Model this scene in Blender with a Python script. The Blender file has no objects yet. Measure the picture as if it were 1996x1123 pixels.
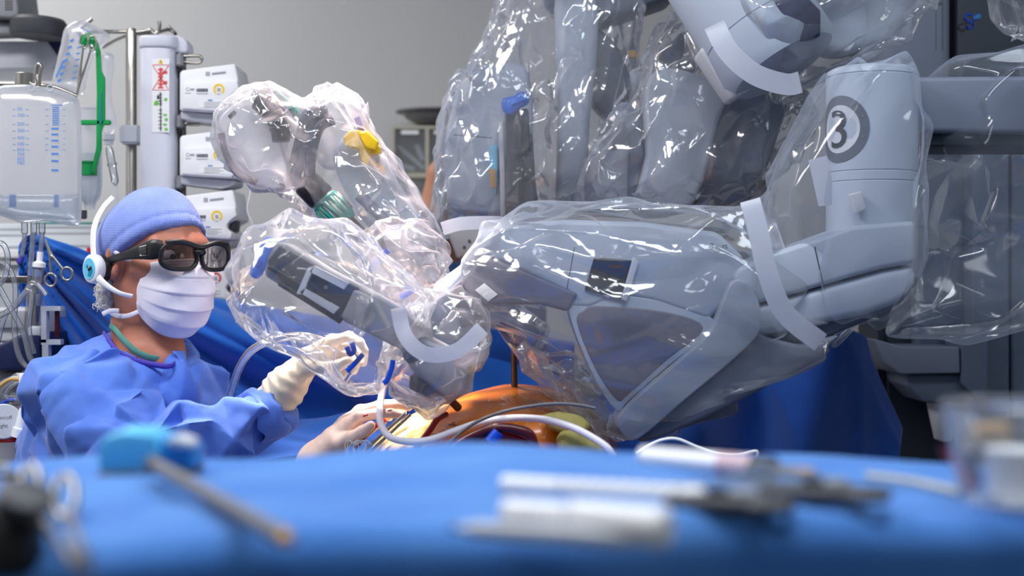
import bpy, bmesh, math, random
import numpy as np
from mathutils import Vector, Matrix, Quaternion

# ------------------------------------------------------------------ camera
F_PX, CX, CY, CAM_Z = 2772.0, 998.0, 561.5, 1.2
scene = bpy.context.scene
COL = scene.collection
cam_data = bpy.data.cameras.new('camera')
cam_data.sensor_fit = 'HORIZONTAL'; cam_data.sensor_width = 36.0
cam_data.lens = F_PX * 36.0 / 1996.0
cam_data.clip_start = 0.05
cam_data.dof.use_dof = True
cam_data.dof.focus_distance = 2.46
cam_data.dof.aperture_fstop = 2.9
cam = bpy.data.objects.new('camera', cam_data); COL.objects.link(cam)
cam.location = (0, 0, CAM_Z); cam.rotation_euler = (math.pi / 2, 0, 0)
scene.camera = cam

# ------------------------------------------------------------------ light
world = bpy.data.worlds.new('world'); scene.world = world
world.use_nodes = True
world.node_tree.nodes['Background'].inputs[0].default_value = (0.75, 0.85, 1.0, 1)
world.node_tree.nodes['Background'].inputs[1].default_value = 0.05

def area(name, loc, target, sx, sy, power, col, spread=180):
    d = bpy.data.lights.new(name, 'AREA'); d.shape = 'RECTANGLE'; d.size = sx; d.size_y = sy
    d.energy = power; d.color = col; d.spread = math.radians(spread)
    o = bpy.data.objects.new(name, d); COL.objects.link(o); o.location = loc
    o.rotation_euler = (Vector(target) - Vector(loc)).to_track_quat('-Z', 'Y').to_euler()
    return o
# ceiling panels of the room, the last one added as front fill
area('ceiling_and_fill_lamp', (-1.6, 1.5, 2.88), (-1.6, 1.5, 0), 1.2, 0.6, 40, (1.0, 0.97, 0.96))
area('ceiling_and_fill_lamp', (0.2, 1.0, 2.88), (0.2, 1.0, 0), 1.2, 0.5, 26, (0.88, 0.94, 1.0))
area('ceiling_and_fill_lamp', (1.5, 1.6, 2.88), (1.5, 1.6, 0), 1.0, 0.4, 9, (0.80, 0.90, 1.0))
area('ceiling_and_fill_lamp', (-1.9, 3.5, 2.88), (-1.9, 3.5, 0), 1.0, 0.4, 20, (1.0, 0.98, 0.96))
area('ceiling_and_fill_lamp', (-0.1, -0.7, 2.88), (-0.1, -0.7, 0), 1.2, 0.4, 7, (0.92, 0.96, 1.0))  # added lamp, brightens the hanging front of the table drape
# surgical lamp over the operating field, plus an added boost spot
sp = bpy.data.lights.new('surgical_and_boost_lamp', 'SPOT'); sp.energy = 430; sp.color = (1.0, 0.81, 0.76)
sp.spot_size = math.radians(25); sp.spot_blend = 1.0; sp.shadow_soft_size = 0.10
so = bpy.data.objects.new('surgical_and_boost_lamp', sp); COL.objects.link(so); so.location = (-0.36, 2.78, 2.55)
sp_boost = sp.copy(); sp_boost.energy = 620; sp_boost.spot_size = math.radians(13); sp_boost.spot_blend = 1.0; sp_boost.color = (1.0, .88, .80)
so_boost = bpy.data.objects.new('surgical_and_boost_lamp', sp_boost); COL.objects.link(so_boost); so_boost.location = (-0.50, 2.30, 2.55)  # added second spot, overexposes the pale side of the chest
so_boost.rotation_euler = (Vector((-0.15, 2.36, 1.0)) - so_boost.location).to_track_quat('-Z', 'Y').to_euler()
so.rotation_euler = (Vector((-0.29, 2.42, 1.0)) - so.location).to_track_quat('-Z', 'Y').to_euler()

scene.view_settings.view_transform = 'Standard'
try: scene.view_settings.look = 'None'
except Exception: pass
scene.view_settings.gamma = 1.0
scene.view_settings.use_curve_mapping = False
scene.view_settings.exposure = 0.35
scene.cycles.transparent_max_bounces = 32
scene.cycles.max_bounces = 6

# ------------------------------------------------------------------ helpers
ORI = {}
PARTS = {}
def P(px, py, d):
    return np.array([(px - CX) * d / F_PX, d, CAM_Z - (py - CY) * d / F_PX])
def PV(pts, d=None):
    return np.array([P(p[0], p[1], d if len(p) < 3 else p[2]) for p in pts])
def C(r, g, b, a=1.0):
    f = lambda c: (c / 255 / 12.92) if c / 255 <= 0.04045 else ((c / 255 + 0.055) / 1.055) ** 2.4
    return (f(r), f(g), f(b), a)

def tag(o, label, cat, group=None, kind=None):
    o['label'] = label; o['category'] = cat
    if group: o['group'] = group
    if kind: o['kind'] = kind
    return o
def thing(name, loc, label, cat, group=None):
    o = bpy.data.objects.new(name, None); COL.objects.link(o)
    o.empty_display_size = 0.05
    o.location = tuple(float(c) for c in loc); ORI[o.name] = np.array(loc, float)
    return tag(o, label, cat, group)

def mk(name, verts, faces, mat, parent=None, smooth=True, sharp=None):
    v = np.asarray(verts, float)
    if parent is not None: o0 = ORI[parent.name]
    else: o0 = np.array([(v[:, 0].min() + v[:, 0].max()) / 2, (v[:, 1].min() + v[:, 1].max()) / 2, v[:, 2].min()])
    me = bpy.data.meshes.new(name)
    fl = faces.tolist() if isinstance(faces, np.ndarray) else [list(map(int, f)) for f in faces]
    me.from_pydata((v - o0).tolist(), [], fl); me.update()
    if smooth: me.polygons.foreach_set('use_smooth', [True] * len(me.polygons))
    if sharp is not None and smooth:
        me.set_sharp_from_angle(angle=math.radians(sharp))
    if mat: me.materials.append(mat)
    o = bpy.data.objects.new(name, me); COL.objects.link(o)
    if parent is not None: o.parent = parent
    else: o.location = tuple(o0)
    ORI[o.name] = o0
    return o
def from_bm(name, bm, mat, parent=None, smooth=True, sharp=40):
    bmesh.ops.recalc_face_normals(bm, faces=bm.faces[:])
    bm.verts.index_update()
    v = np.array([x.co[:] for x in bm.verts]); f = [[x.index for x in fc.verts] for fc in bm.faces]
    bm.free()
    return mk(name, v, f, mat, parent, smooth, sharp)
def join(*vf):
    vs, fs, n = [], [], 0
    for v, f in vf:
        v = np.asarray(v, float); vs.append(v)
        fs += [[int(i) + n for i in q] for q in f]; n += len(v)
    return np.concatenate(vs), fs
def copy_tree(o, parent=None):
    c = o.copy(); COL.objects.link(c)
    if parent: c.parent = parent
    ORI[c.name] = ORI[o.name]
    for ch in list(o.children): copy_tree(ch, c)
    return c
def unit(v):
    v = np.asarray(v, float); return v / (np.linalg.norm(v) + 1e-12)

def catmull(pts, n=6, closed=False):
    p = np.asarray(pts, float); N = len(p); out = []
    rng = range(N if closed else N - 1)
    for i in rng:
        if closed: a, b, c, d = p[i - 1], p[i], p[(i + 1) % N], p[(i + 2) % N]
        else: a, b, c, d = p[max(i - 1, 0)], p[i], p[i + 1], p[min(i + 2, N - 1)]
        for k in range(n):
            t = k / n
            out.append(0.5 * ((2 * b) + (-a + c) * t + (2 * a - 5 * b + 4 * c - d) * t * t + (-a + 3 * b - 3 * c + d) * t ** 3))
    if not closed: out.append(p[-1])
    return np.array(out)

def tube_vf(pts, r, seg=10, smooth=6, caps=True, flat=None):
    """swept tube; r scalar or per control point; flat=(ratio, normal) squashes the section"""
    pts = np.asarray(pts, float)
    rr = np.full(len(pts), r, float) if np.isscalar(r) else np.asarray(r, float)
    if smooth > 1 and len(pts) > 2:
        q = catmull(np.c_[pts, rr], smooth); pts, rr = q[:, :3], q[:, 3]
    n = len(pts); T = np.gradient(pts, axis=0); T /= np.linalg.norm(T, axis=1)[:, None] + 1e-12
    up = np.array([0, 0, 1.0]) if abs(T[0][2]) < 0.9 else np.array([1.0, 0, 0])
    if flat is not None: up = unit(flat[1])
    N = up - T[0] * (up @ T[0]); N = unit(N); vs = []
    ang = np.linspace(0, 2 * math.pi, seg, endpoint=False)
    for i in range(n):
        if flat is not None: N = unit(up)
        N = unit(N - T[i] * (N @ T[i])); B = np.cross(T[i], N)
        k = 1.0 if flat is None else flat[0]
        vs.append(pts[i] + rr[i] * (np.cos(ang)[:, None] * N * k + np.sin(ang)[:, None] * B))
    v = np.concatenate(vs); f = []
    for i in range(n - 1):
        for j in range(seg):
            a, b = i * seg + j, i * seg + (j + 1) % seg
            f.append([a, b, b + seg, a + seg])
    if caps:
        f.append(list(range(seg))[::-1]); f.append([(n - 1) * seg + j for j in range(seg)])
    return v, f
def tube(name, pts, r, mat, parent=None, **k):
    return mk(name, *tube_vf(pts, r, **k), mat, parent, True, 50)
def loop_vf(pts, r, seg=8):
    pts = np.asarray(pts, float); n = len(pts)
    T = np.roll(pts, -1, 0) - np.roll(pts, 1, 0); T /= np.linalg.norm(T, axis=1)[:, None]
    nrm = unit(np.cross(pts[0] - pts.mean(0), pts[n // 4] - pts.mean(0)))
    ang = np.linspace(0, 2 * math.pi, seg, endpoint=False); vs = []
    rr = (r, r) if np.isscalar(r) else r
    for i in range(n):
        B = unit(np.cross(T[i], nrm)); N = unit(np.cross(B, T[i]))
        vs.append(pts[i] + rr[0] * np.cos(ang)[:, None] * N + rr[1] * np.sin(ang)[:, None] * B)
    v = np.concatenate(vs); f = []
    for i in range(n):
        for j in range(seg):
            f.append([i * seg + j, i * seg + (j + 1) % seg, ((i + 1) % n) * seg + (j + 1) % seg, ((i + 1) % n) * seg + j])
    return v, f

def lathe_vf(prof, base, axis, seg=32, caps=True):
    """prof: list of (radius, height along axis)"""
    ax = unit(axis); up = np.array([0, 0, 1.0]) if abs(ax[2]) < 0.9 else np.array([1.0, 0, 0])
    N = unit(np.cross(up, ax)); B = np.cross(ax, N); ang = np.linspace(0, 2 * math.pi, seg, endpoint=False)
    vs = [np.asarray(base) + ax * h + r * (np.cos(ang)[:, None] * N + np.sin(ang)[:, None] * B) for r, h in prof]
    v = np.concatenate(vs); f = []
    for i in range(len(prof) - 1):
        for j in range(seg):
            a, b = i * seg + j, i * seg + (j + 1) % seg
            f.append([a, b, b + seg, a + seg])
    if caps:
        f.append(list(range(seg))[::-1]); f.append([(len(prof) - 1) * seg + j for j in range(seg)])
    return v, f
def lathe(name, prof, base, axis, mat, parent=None, seg=32, caps=True, sharp=35):
    return mk(name, *lathe_vf(prof, base, axis, seg, caps), mat, parent, True, sharp)

def prism_bm(front, vec, bevel=0.0, seg=3):
    """closed outline of 3D points pushed along vec, all rims rounded"""
    bm = bmesh.new(); vec = Vector([float(c) for c in vec])
    a = [bm.verts.new(Vector(p)) for p in np.asarray(front, float)]
    b = [bm.verts.new(Vector(p) + vec) for p in np.asarray(front, float)]
    n = len(a); bm.faces.new(a); bm.faces.new(b[::-1])
    for i in range(n): bm.faces.new([a[i], b[i], b[(i + 1) % n], a[(i + 1) % n]])
    bmesh.ops.recalc_face_normals(bm, faces=bm.faces[:])
    if bevel > 0:
        ed = [e for e in bm.edges if (e.verts[0] in a and e.verts[1] in a) or (e.verts[0] in b and e.verts[1] in b)]
        ed2 = [e for e in bm.edges if e not in ed and e.calc_face_angle(0) > 0.5]
        bmesh.ops.bevel(bm, geom=ed + ed2, offset=bevel, segments=seg, profile=0.5, affect='EDGES', clamp_overlap=True)
    return bm
def slab(name, pts, d, thick, mat, parent=None, bevel=0.006, sm=0, seg=3):
    """outline in picture pixels standing at depth d (its near face), thick metres deep"""
    p = np.asarray(pts, float)
    if sm: p = catmull(p, sm, True)
    w = PV(p, d)
    return from_bm(name, prism_bm(w, (0, thick, 0), bevel, seg), mat, parent)
def box_bm(c, s, bevel=0.003, rot=None, seg=2):
    bm = bmesh.new(); bmesh.ops.create_cube(bm, size=1.0)
    M = Matrix.Translation(Vector([float(x) for x in c])) @ (rot.to_4x4() if rot is not None else Matrix.Identity(4)) @ Matrix.Diagonal((s[0], s[1], s[2], 1))
    bmesh.ops.transform(bm, matrix=M, verts=bm.verts[:])
    if bevel: bmesh.ops.bevel(bm, geom=bm.edges[:], offset=bevel, segments=seg, affect='EDGES', clamp_overlap=True)
    return bm
def box(name, c, s, mat, parent=None, bevel=0.003, rot=None):
    return from_bm(name, box_bm(c, s, bevel, rot), mat, parent)
def vf(bm):
    bmesh.ops.recalc_face_normals(bm, faces=bm.faces[:]); bm.verts.index_update()
    r = (np.array([x.co[:] for x in bm.verts]), [[x.index for x in fc.verts] for fc in bm.faces]); bm.free(); return r
def flat_vf(pts, d, th=0.0006):
    """thin printed patch: outline in pixels"""
    return vf(prism_bm(PV(pts, d), (0, th, 0), 0))
def rect(x0, y0, x1, y1): return [(x0, y0), (x1, y0), (x1, y1), (x0, y1)]
def text_vf(s, px, py, d, hpx, roll=0.0, th=0.0004):
    cu = bpy.data.curves.new('t', 'FONT'); cu.body = s; cu.size = 1.0; cu.extrude = 0.0; cu.resolution_u = 3
    o = bpy.data.objects.new('t', cu); COL.objects.link(o)
    bpy.context.view_layer.update()
    me = bpy.data.meshes.new_from_object(o.evaluated_get(bpy.context.evaluated_depsgraph_get()))
    v = np.array([x.co[:] for x in me.vertices]); f = [list(p.vertices) for p in me.polygons]
    bpy.data.objects.remove(o); bpy.data.meshes.remove(me); bpy.data.curves.remove(cu)
    k = hpx * d / F_PX / 0.7; c, s_ = math.cos(roll), math.sin(roll)
    x, y = v[:, 0] * k, v[:, 1] * k
    b = P(px, py, d)
    return np.c_[b[0] + x * c - y * s_, np.full(len(v), b[1]), b[2] + x * s_ + y * c], f
def sheet(name, nu, nv, fn, mat, parent=None, thick=0.0):
    U, V = np.meshgrid(np.linspace(0, 1, nu), np.linspace(0, 1, nv), indexing='ij')
    v = fn(U, V).reshape(-1, 3)
    i, j = np.meshgrid(np.arange(nu - 1), np.arange(nv - 1), indexing='ij')
    a = (i * nv + j).ravel(); f = np.c_[a, a + nv, a + nv + 1, a + 1]
    o = mk(name, v, f, mat, parent)
    if thick:
        m = o.modifiers.new('solid', 'SOLIDIFY'); m.thickness = thick; m.offset = 0
    return o

# ---- implicit surfaces
def surf_nets(V, o, h):
    ins = V < 0
    sl = [slice(None, -1), slice(1, None)]
    cnt = sum(ins[sl[a], sl[b], sl[c]].astype(np.int8) for a in (0, 1) for b in (0, 1) for c in (0, 1))
    act = (cnt > 0) & (cnt < 8); ids = np.argwhere(act)
    idx = np.full(act.shape, -1, np.int64); idx[act] = np.arange(len(ids))
    offs = np.array([(a, b, c) for a in (0, 1) for b in (0, 1) for c in (0, 1)])
    vals = np.stack([V[ids[:, 0] + q[0], ids[:, 1] + q[1], ids[:, 2] + q[2]] for q in offs], 1)
    pos = np.zeros((len(ids), 3)); n = np.zeros(len(ids))
    for a in range(8):
        for b in range(a + 1, 8):
            if np.abs(offs[a] - offs[b]).sum() != 1: continue
            va, vb = vals[:, a], vals[:, b]; m = (va < 0) != (vb < 0)
            t = np.where(m, va / np.where(m, va - vb, 1), 0)
            pos += np.where(m[:, None], offs[a] + t[:, None] * (offs[b] - offs[a]), 0); n += m
    verts = np.asarray(o) + h * (ids + pos / n[:, None]); F = []
    A = ins[:-1, 1:-1, 1:-1]; s = A != ins[1:, 1:-1, 1:-1]; q = np.argwhere(s); fl = A[s]
    i, j, k = q[:, 0], q[:, 1] + 1, q[:, 2] + 1
    Q = np.c_[idx[i, j - 1, k - 1], idx[i, j, k - 1], idx[i, j, k], idx[i, j - 1, k]]; F.append(np.where(fl[:, None], Q, Q[:, ::-1]))
    A = ins[1:-1, :-1, 1:-1]; s = A != ins[1:-1, 1:, 1:-1]; q = np.argwhere(s); fl = A[s]
    i, j, k = q[:, 0] + 1, q[:, 1], q[:, 2] + 1
    Q = np.c_[idx[i - 1, j, k - 1], idx[i - 1, j, k], idx[i, j, k], idx[i, j, k - 1]]; F.append(np.where(fl[:, None], Q, Q[:, ::-1]))
    A = ins[1:-1, 1:-1, :-1]; s = A != ins[1:-1, 1:-1, 1:]; q = np.argwhere(s); fl = A[s]
    i, j, k = q[:, 0] + 1, q[:, 1] + 1, q[:, 2]
    Q = np.c_[idx[i - 1, j - 1, k], idx[i, j - 1, k], idx[i, j, k], idx[i - 1, j, k]]; F.append(np.where(fl[:, None], Q, Q[:, ::-1]))
    return verts, np.concatenate(F)
def sdf_vf(fn, lo, hi, h):
    ax = [np.arange(l, u + h, h) for l, u in zip(lo, hi)]
    G = np.stack(np.meshgrid(*ax, indexing='ij'), -1)
    return surf_nets(fn(G), np.array(lo), h)
def smin(a, b, k):
    h = np.clip(0.5 + 0.5 * (b - a) / k, 0, 1)
    return b + (a - b) * h - k * h * (1 - h)
def s_cap(p, a, b, ra, rb=None):
    rb = ra if rb is None else rb; a = np.asarray(a, float); ab = np.asarray(b, float) - a
    t = np.clip(((p - a) @ ab) / (ab @ ab + 1e-12), 0, 1)
    return np.linalg.norm(p - a - t[..., None] * ab, axis=-1) - (ra + (rb - ra) * t)
def s_ell(p, c, r):
    q = (p - np.asarray(c)); r = np.asarray(r, float)
    k0 = np.linalg.norm(q / r, axis=-1); k1 = np.linalg.norm(q / r ** 2, axis=-1) + 1e-9
    return k0 * (k0 - 1) / k1
def s_chain(p, pts, rs, k=0.01):
    d = None
    for i in range(len(pts) - 1):
        e = s_cap(p, pts[i], pts[i + 1], rs[i], rs[i + 1]); d = e if d is None else smin(d, e, k)
    return d
def vnormals(v, f):
    f = np.asarray(f); n = np.zeros_like(v)
    fn = np.cross(v[f[:, 2]] - v[f[:, 0]], v[f[:, 3]] - v[f[:, 1]])
    for k in range(4): np.add.at(n, f[:, k], fn)
    return n / (np.linalg.norm(n, axis=1)[:, None] + 1e-12)
def crumple(p, seed, freq, n=8, along=None, stretch=0.25, warp=0.35):
    """faceted creases: sum of folded planes; 'along' keeps creases running that way"""
    r = np.random.RandomState(seed); out = np.zeros(p.shape[:-1])
    w = p + warp / freq * np.stack([np.sin(p @ unit(r.randn(3)) * freq * 1.3 + r.rand() * 6) for _ in range(3)], -1)
    for i in range(n):
        d = unit(r.randn(3))
        if along is not None:
            a = unit(along); d = unit(d - a * (d @ a) * (1 - stretch))
        f = freq * 2 ** r.uniform(-0.8, 1.1)
        out += np.abs(((w @ d) * f + r.rand() * 2) % 2 - 1) * freq / f
    return (out - out.mean()) / math.sqrt(n)
def cells(p, seed, freq, along=None, stretch=0.35):
    """distance to the nearest of jittered seeds: a net of sharp ridges"""
    q = p * freq
    if along is not None:
        a = unit(along); q = q - a * (q @ a)[..., None] * (1 - stretch)
    b = np.floor(q).astype(np.int64); best = np.full(q.shape[:-1], 9.0)
    for i in (-1, 0, 1):
        for j in (-1, 0, 1):
            for k in (-1, 0, 1):
                c = b + np.array([i, j, k])
                h = (c[..., 0] * 73856093) ^ (c[..., 1] * 19349663) ^ (c[..., 2] * 83492791) ^ (seed * 2654435)
                jit = np.stack([((h * m + 12345) % 1000003) / 1000003.0 for m in (1103515, 69069, 22695)], -1)
                best = np.minimum(best, np.linalg.norm(q - c - jit, axis=-1))
    return best - best.mean()
def poly_dist(X, Z, poly):
    """signed distance inside (+) of a closed polygon"""
    a = np.asarray(poly); b = np.roll(a, -1, 0); D = np.full(X.shape, 1e9); ins = np.zeros(X.shape, bool)
    for (x0, z0), (x1, z1) in zip(a, b):
        dx, dz = x1 - x0, z1 - z0
        t = np.clip(((X - x0) * dx + (Z - z0) * dz) / (dx * dx + dz * dz + 1e-12), 0, 1)
        D = np.minimum(D, np.hypot(X - x0 - t * dx, Z - z0 - t * dz))
        c = ((z0 > Z) != (z1 > Z)) & (X < dx * (Z - z0) / (dz if abs(dz) > 1e-12 else 1e-12) + x0)
        ins ^= c
    return np.where(ins, D, -D)
def subdiv(v, t):
    """each triangle into four, flat"""
    t = np.asarray(t); e = np.concatenate([t[:, [0, 1]], t[:, [1, 2]], t[:, [2, 0]]]); e.sort(1)
    u, inv = np.unique(e[:, 0].astype(np.int64) * (len(v) + 1) + e[:, 1], return_inverse=True); inv = inv.ravel()
    a, b = u // (len(v) + 1), u % (len(v) + 1); m = len(v) + inv.reshape(3, -1).T
    nv = np.concatenate([v, (v[a] + v[b]) / 2]); x, y, z = t.T; p, q, r = m.T
    return nv, np.concatenate([np.c_[x, p, r], np.c_[p, y, q], np.c_[r, q, z], np.c_[p, q, r]])
def relax(v, t, n, k=.5):
    for _ in range(n):
        s = np.zeros_like(v); c = np.zeros(len(v))
        for i in range(3):
            for j in range(3):
                if i != j: np.add.at(s, t[:, i], v[t[:, j]]); np.add.at(c, t[:, i], 1)
        v = v * (1 - k) + k * s / c[:, None]
    return v
def tnormals(v, t):
    n = np.zeros_like(v); fn = np.cross(v[t[:, 1]] - v[t[:, 0]], v[t[:, 2]] - v[t[:, 0]])
    for k in range(3): np.add.at(n, t[:, k], fn)
    return n / (np.linalg.norm(n, axis=1)[:, None] + 1e-12)
def facet(v, f, h, seed, jit=.4, out=.25, levels=3, soft=1):
    """coarse quads -> randomly creased flat facets, refined"""
    r = np.random.RandomState(seed); f = np.asarray(f); n = vnormals(v, f); h = np.broadcast_to(np.asarray(h, float), (3,))
    v = v + (r.rand(len(v), 3) - .5) * 2 * jit * h + n * ((r.rand(len(v)) - .4) * 2 * out * h.min())[:, None]
    s = r.rand(len(f)) < .5
    t = np.where(s[:, None, None], f[:, [[0, 1, 2], [0, 2, 3]]], f[:, [[0, 1, 3], [1, 2, 3]]]).reshape(-1, 3)
    for i in range(levels):
        v, t = subdiv(v, t)
        if i >= levels - 2: v = relax(v, t, soft, .45)
    return v, t
def film_vf(pts, d, T, R, h=.022, elong=1.0, ang=0.0, seed=1, fine=((40, .0016),), tilt=(0, 0), out=.3, jit=.42, levels=3):
    """crumpled film round an outline (pixels, depth d); creases elongated along ang degrees"""
    w = PV(np.asarray(pts, float), d)[:, [0, 2]]; c = w.mean(0); a = math.radians(ang)
    Rm = np.array([[math.cos(a), math.sin(a)], [-math.sin(a), math.cos(a)]]); q = (w - c) @ Rm.T
    H = np.array([h * elong, h, h]); lo, hi = q.min(0) - 2 * H[[0, 2]], q.max(0) + 3 * H[[0, 2]]
    mt = T + 3 * h + (abs(tilt[0]) + abs(tilt[1])) * .4
    xs, ys, zs = np.arange(lo[0], hi[0], H[0]), np.arange(-mt, mt + h, h), np.arange(lo[1], hi[1], H[2])
    X, Z = np.meshgrid(xs, zs, indexing='ij'); D = poly_dist(X, Z, q)
    qq = np.clip(1 - D / R, 0, None); yc = tilt[0] * X + tilt[1] * Z
    V = np.sqrt(qq[:, None, :] ** 2 + ((ys[None, :, None] - yc[:, None, :]) / T) ** 2) - 1
    v, f = surf_nets(V, (xs[0], ys[0], zs[0]), H)
    v, t = facet(v, f, H, seed, jit, out, levels)
    for i, (fr, am) in enumerate(fine): v = v + tnormals(v, t) * (am * crumple(v, seed * 5 + i, fr, 4, warp=.1))[:, None]
    xz = v[:, [0, 2]] @ Rm + c
    return np.c_[xz[:, 0], v[:, 1] + d, xz[:, 1]], t
def bag_vf(pts, d, T, R, h=0.0045, tilt=(0, 0), seed=1, amps=((14, 0.008), (38, 0.003)), along=None, sm=0, stretch=0.25, ridge=()):
    """hollow bag: outline (pixels) at depth d swells T metres to both sides"""
    p = np.asarray(pts, float)
    if sm: p = catmull(p, sm, True)
    w = PV(p, d)[:, [0, 2]]; lo, hi = w.min(0) - 3 * h, w.max(0) + 3 * h; c = w.mean(0)
    mt = T + 3 * h + abs(tilt[0]) * (hi[0] - lo[0]) * .6 + abs(tilt[1]) * (hi[1] - lo[1]) * .6
    xs = np.arange(lo[0], hi[0], h); zs = np.arange(lo[1], hi[1], h); ys = np.arange(d - mt, d + mt, h)
    X, Z = np.meshgrid(xs, zs, indexing='ij'); D = poly_dist(X, Z, w)
    yc = d + tilt[0] * (X - c[0]) + tilt[1] * (Z - c[1])
    q = np.clip(1 - D / R, 0, None)
    V = np.sqrt(q[:, None, :] ** 2 + ((ys[None, :, None] - yc[:, None, :]) / T) ** 2) - 1
    v, f = surf_nets(V, (xs[0], ys[0], zs[0]), h)
    for i, (fr, am) in enumerate(amps):
        n = vnormals(v, f); v = v + n * (am * crumple(v, seed * 13 + i, fr, 6, along, stretch))[:, None]
    for i, (fr, am) in enumerate(ridge):
        n = vnormals(v, f); v = v + n * (am * cells(v, seed * 7 + i, fr, along, stretch))[:, None]
    return v, f

# ------------------------------------------------------------------ materials
def mat(name, col, rough=0.5, metal=0.0, spec=0.5, noise=0.0, nscale=30.0, bump=0.0, bscale=200.0, sss=0.0, sub=(1, .4, .25), trans=0.0, ior=1.45, sheen=0.0, emit=None, coat=0.0):
    m = bpy.data.materials.new(name); m.use_nodes = True; nt = m.node_tree; b = nt.nodes['Principled BSDF']
    I = b.inputs
    I['Base Color'].default_value = col; I['Roughness'].default_value = rough; I['Metallic'].default_value = metal
    I['Specular IOR Level'].default_value = spec; I['IOR'].default_value = ior
    I['Transmission Weight'].default_value = trans; I['Sheen Weight'].default_value = sheen; I['Coat Weight'].default_value = coat
    if sss:
        I['Subsurface Weight'].default_value = sss; I['Subsurface Radius'].default_value = sub; I['Subsurface Scale'].default_value = 0.008
    if emit: I['Emission Color'].default_value = emit[0]; I['Emission Strength'].default_value = emit[1]
    tc = nt.nodes.new('ShaderNodeTexCoord')
    if noise:
        n = nt.nodes.new('ShaderNodeTexNoise'); n.inputs['Scale'].default_value = nscale; n.inputs['Detail'].default_value = 4
        nt.links.new(tc.outputs['Object'], n.inputs['Vector'])
        r = nt.nodes.new('ShaderNodeMapRange'); r.inputs['From Min'].default_value = .3; r.inputs['From Max'].default_value = .7
        r.inputs['To Min'].default_value = 1 - noise; r.inputs['To Max'].default_value = 1 + noise
        nt.links.new(n.outputs['Fac'], r.inputs['Value'])
        x = nt.nodes.new('ShaderNodeVectorMath'); x.operation = 'SCALE'; x.inputs[0].default_value = col[:3]
        nt.links.new(r.outputs['Result'], x.inputs['Scale']); nt.links.new(x.outputs['Vector'], I['Base Color'])
    if bump:
        n = nt.nodes.new('ShaderNodeTexNoise'); n.inputs['Scale'].default_value = bscale; n.inputs['Detail'].default_value = 3
        nt.links.new(tc.outputs['Object'], n.inputs['Vector'])
        bp = nt.nodes.new('ShaderNodeBump'); bp.inputs['Strength'].default_value = bump; bp.inputs['Distance'].default_value = 0.002
        nt.links.new(n.outputs['Fac'], bp.inputs['Height']); nt.links.new(bp.outputs['Normal'], I['Normal'])
    return m

def film(name, tint=(0.985, 0.99, 1.0), milk=0.05, milk_edge=0.28, gloss=1.0, rough=0.09, bump=0.35, bscale=16.0, milkcol=(0.86, 0.88, 0.95)):
    """thin clear plastic sheet: see-through, sharp reflections, a little milky where seen edge-on"""
    m = bpy.data.materials.new(name); m.use_nodes = True; nt = m.node_tree; N = nt.nodes; L = nt.links
    for n in list(N): N.remove(n)
    out = N.new('ShaderNodeOutputMaterial'); tr = N.new('ShaderNodeBsdfTransparent'); tr.inputs[0].default_value = (*tint, 1)
    gl = N.new('ShaderNodeBsdfGlossy'); gl.inputs['Roughness'].default_value = rough; gl.inputs[0].default_value = (1, 1, 1, 1)
    df = N.new('ShaderNodeBsdfDiffuse'); df.inputs[0].default_value = (*milkcol, 1)
    tl = N.new('ShaderNodeBsdfTranslucent'); tl.inputs[0].default_value = (*milkcol, 1)
    md = N.new('ShaderNodeMixShader'); md.inputs[0].default_value = 0.5; L.new(df.outputs[0], md.inputs[1]); L.new(tl.outputs[0], md.inputs[2])
    tc = N.new('ShaderNodeTexCoord'); nz = N.new('ShaderNodeTexNoise'); nz.inputs['Scale'].default_value = bscale * 0.5; nz.inputs['Detail'].default_value = 2
    L.new(tc.outputs['Object'], nz.inputs['Vector'])
    ad = N.new('ShaderNodeVectorMath'); ad.operation = 'MULTIPLY_ADD'; ad.inputs[1].default_value = (0.06,) * 3
    L.new(nz.outputs['Color'], ad.inputs[0]); L.new(tc.outputs['Object'], ad.inputs[2])
    vo = N.new('ShaderNodeTexVoronoi'); vo.feature = 'DISTANCE_TO_EDGE'; vo.inputs['Scale'].default_value = bscale
    L.new(ad.outputs[0], vo.inputs['Vector'])
    bp = N.new('ShaderNodeBump'); bp.inputs['Strength'].default_value = bump; bp.inputs['Distance'].default_value = 0.02
    L.new(vo.outputs['Distance'], bp.inputs['Height'])
    for s in (gl, df): L.new(bp.outputs[0], s.inputs['Normal'])
    lw = N.new('ShaderNodeLayerWeight'); lw.inputs['Blend'].default_value = 0.5
    pw = N.new('ShaderNodeMath'); pw.operation = 'POWER'; pw.inputs[1].default_value = 2.5; L.new(lw.outputs['Facing'], pw.inputs[0])
    mm = N.new('ShaderNodeMath'); mm.operation = 'MULTIPLY_ADD'; mm.inputs[1].default_value = milk_edge; mm.inputs[2].default_value = milk
    L.new(pw.outputs[0], mm.inputs[0])
    fr = N.new('ShaderNodeFresnel'); fr.inputs['IOR'].default_value = 1.5; L.new(bp.outputs[0], fr.inputs['Normal'])
    fm = N.new('ShaderNodeMath'); fm.operation = 'MULTIPLY_ADD'; fm.inputs[1].default_value = gloss * 0.7; fm.inputs[2].default_value = 0.045 * gloss; fm.use_clamp = True
    L.new(fr.outputs[0], fm.inputs[0])
    m1 = N.new('ShaderNodeMixShader'); L.new(mm.outputs[0], m1.inputs[0]); L.new(tr.outputs[0], m1.inputs[1]); L.new(md.outputs[0], m1.inputs[2])
    m2 = N.new('ShaderNodeMixShader'); L.new(fm.outputs[0], m2.inputs[0]); L.new(m1.outputs[0], m2.inputs[1]); L.new(gl.outputs[0], m2.inputs[2])
    L.new(m2.outputs[0], out.inputs[0])
    return m

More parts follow.
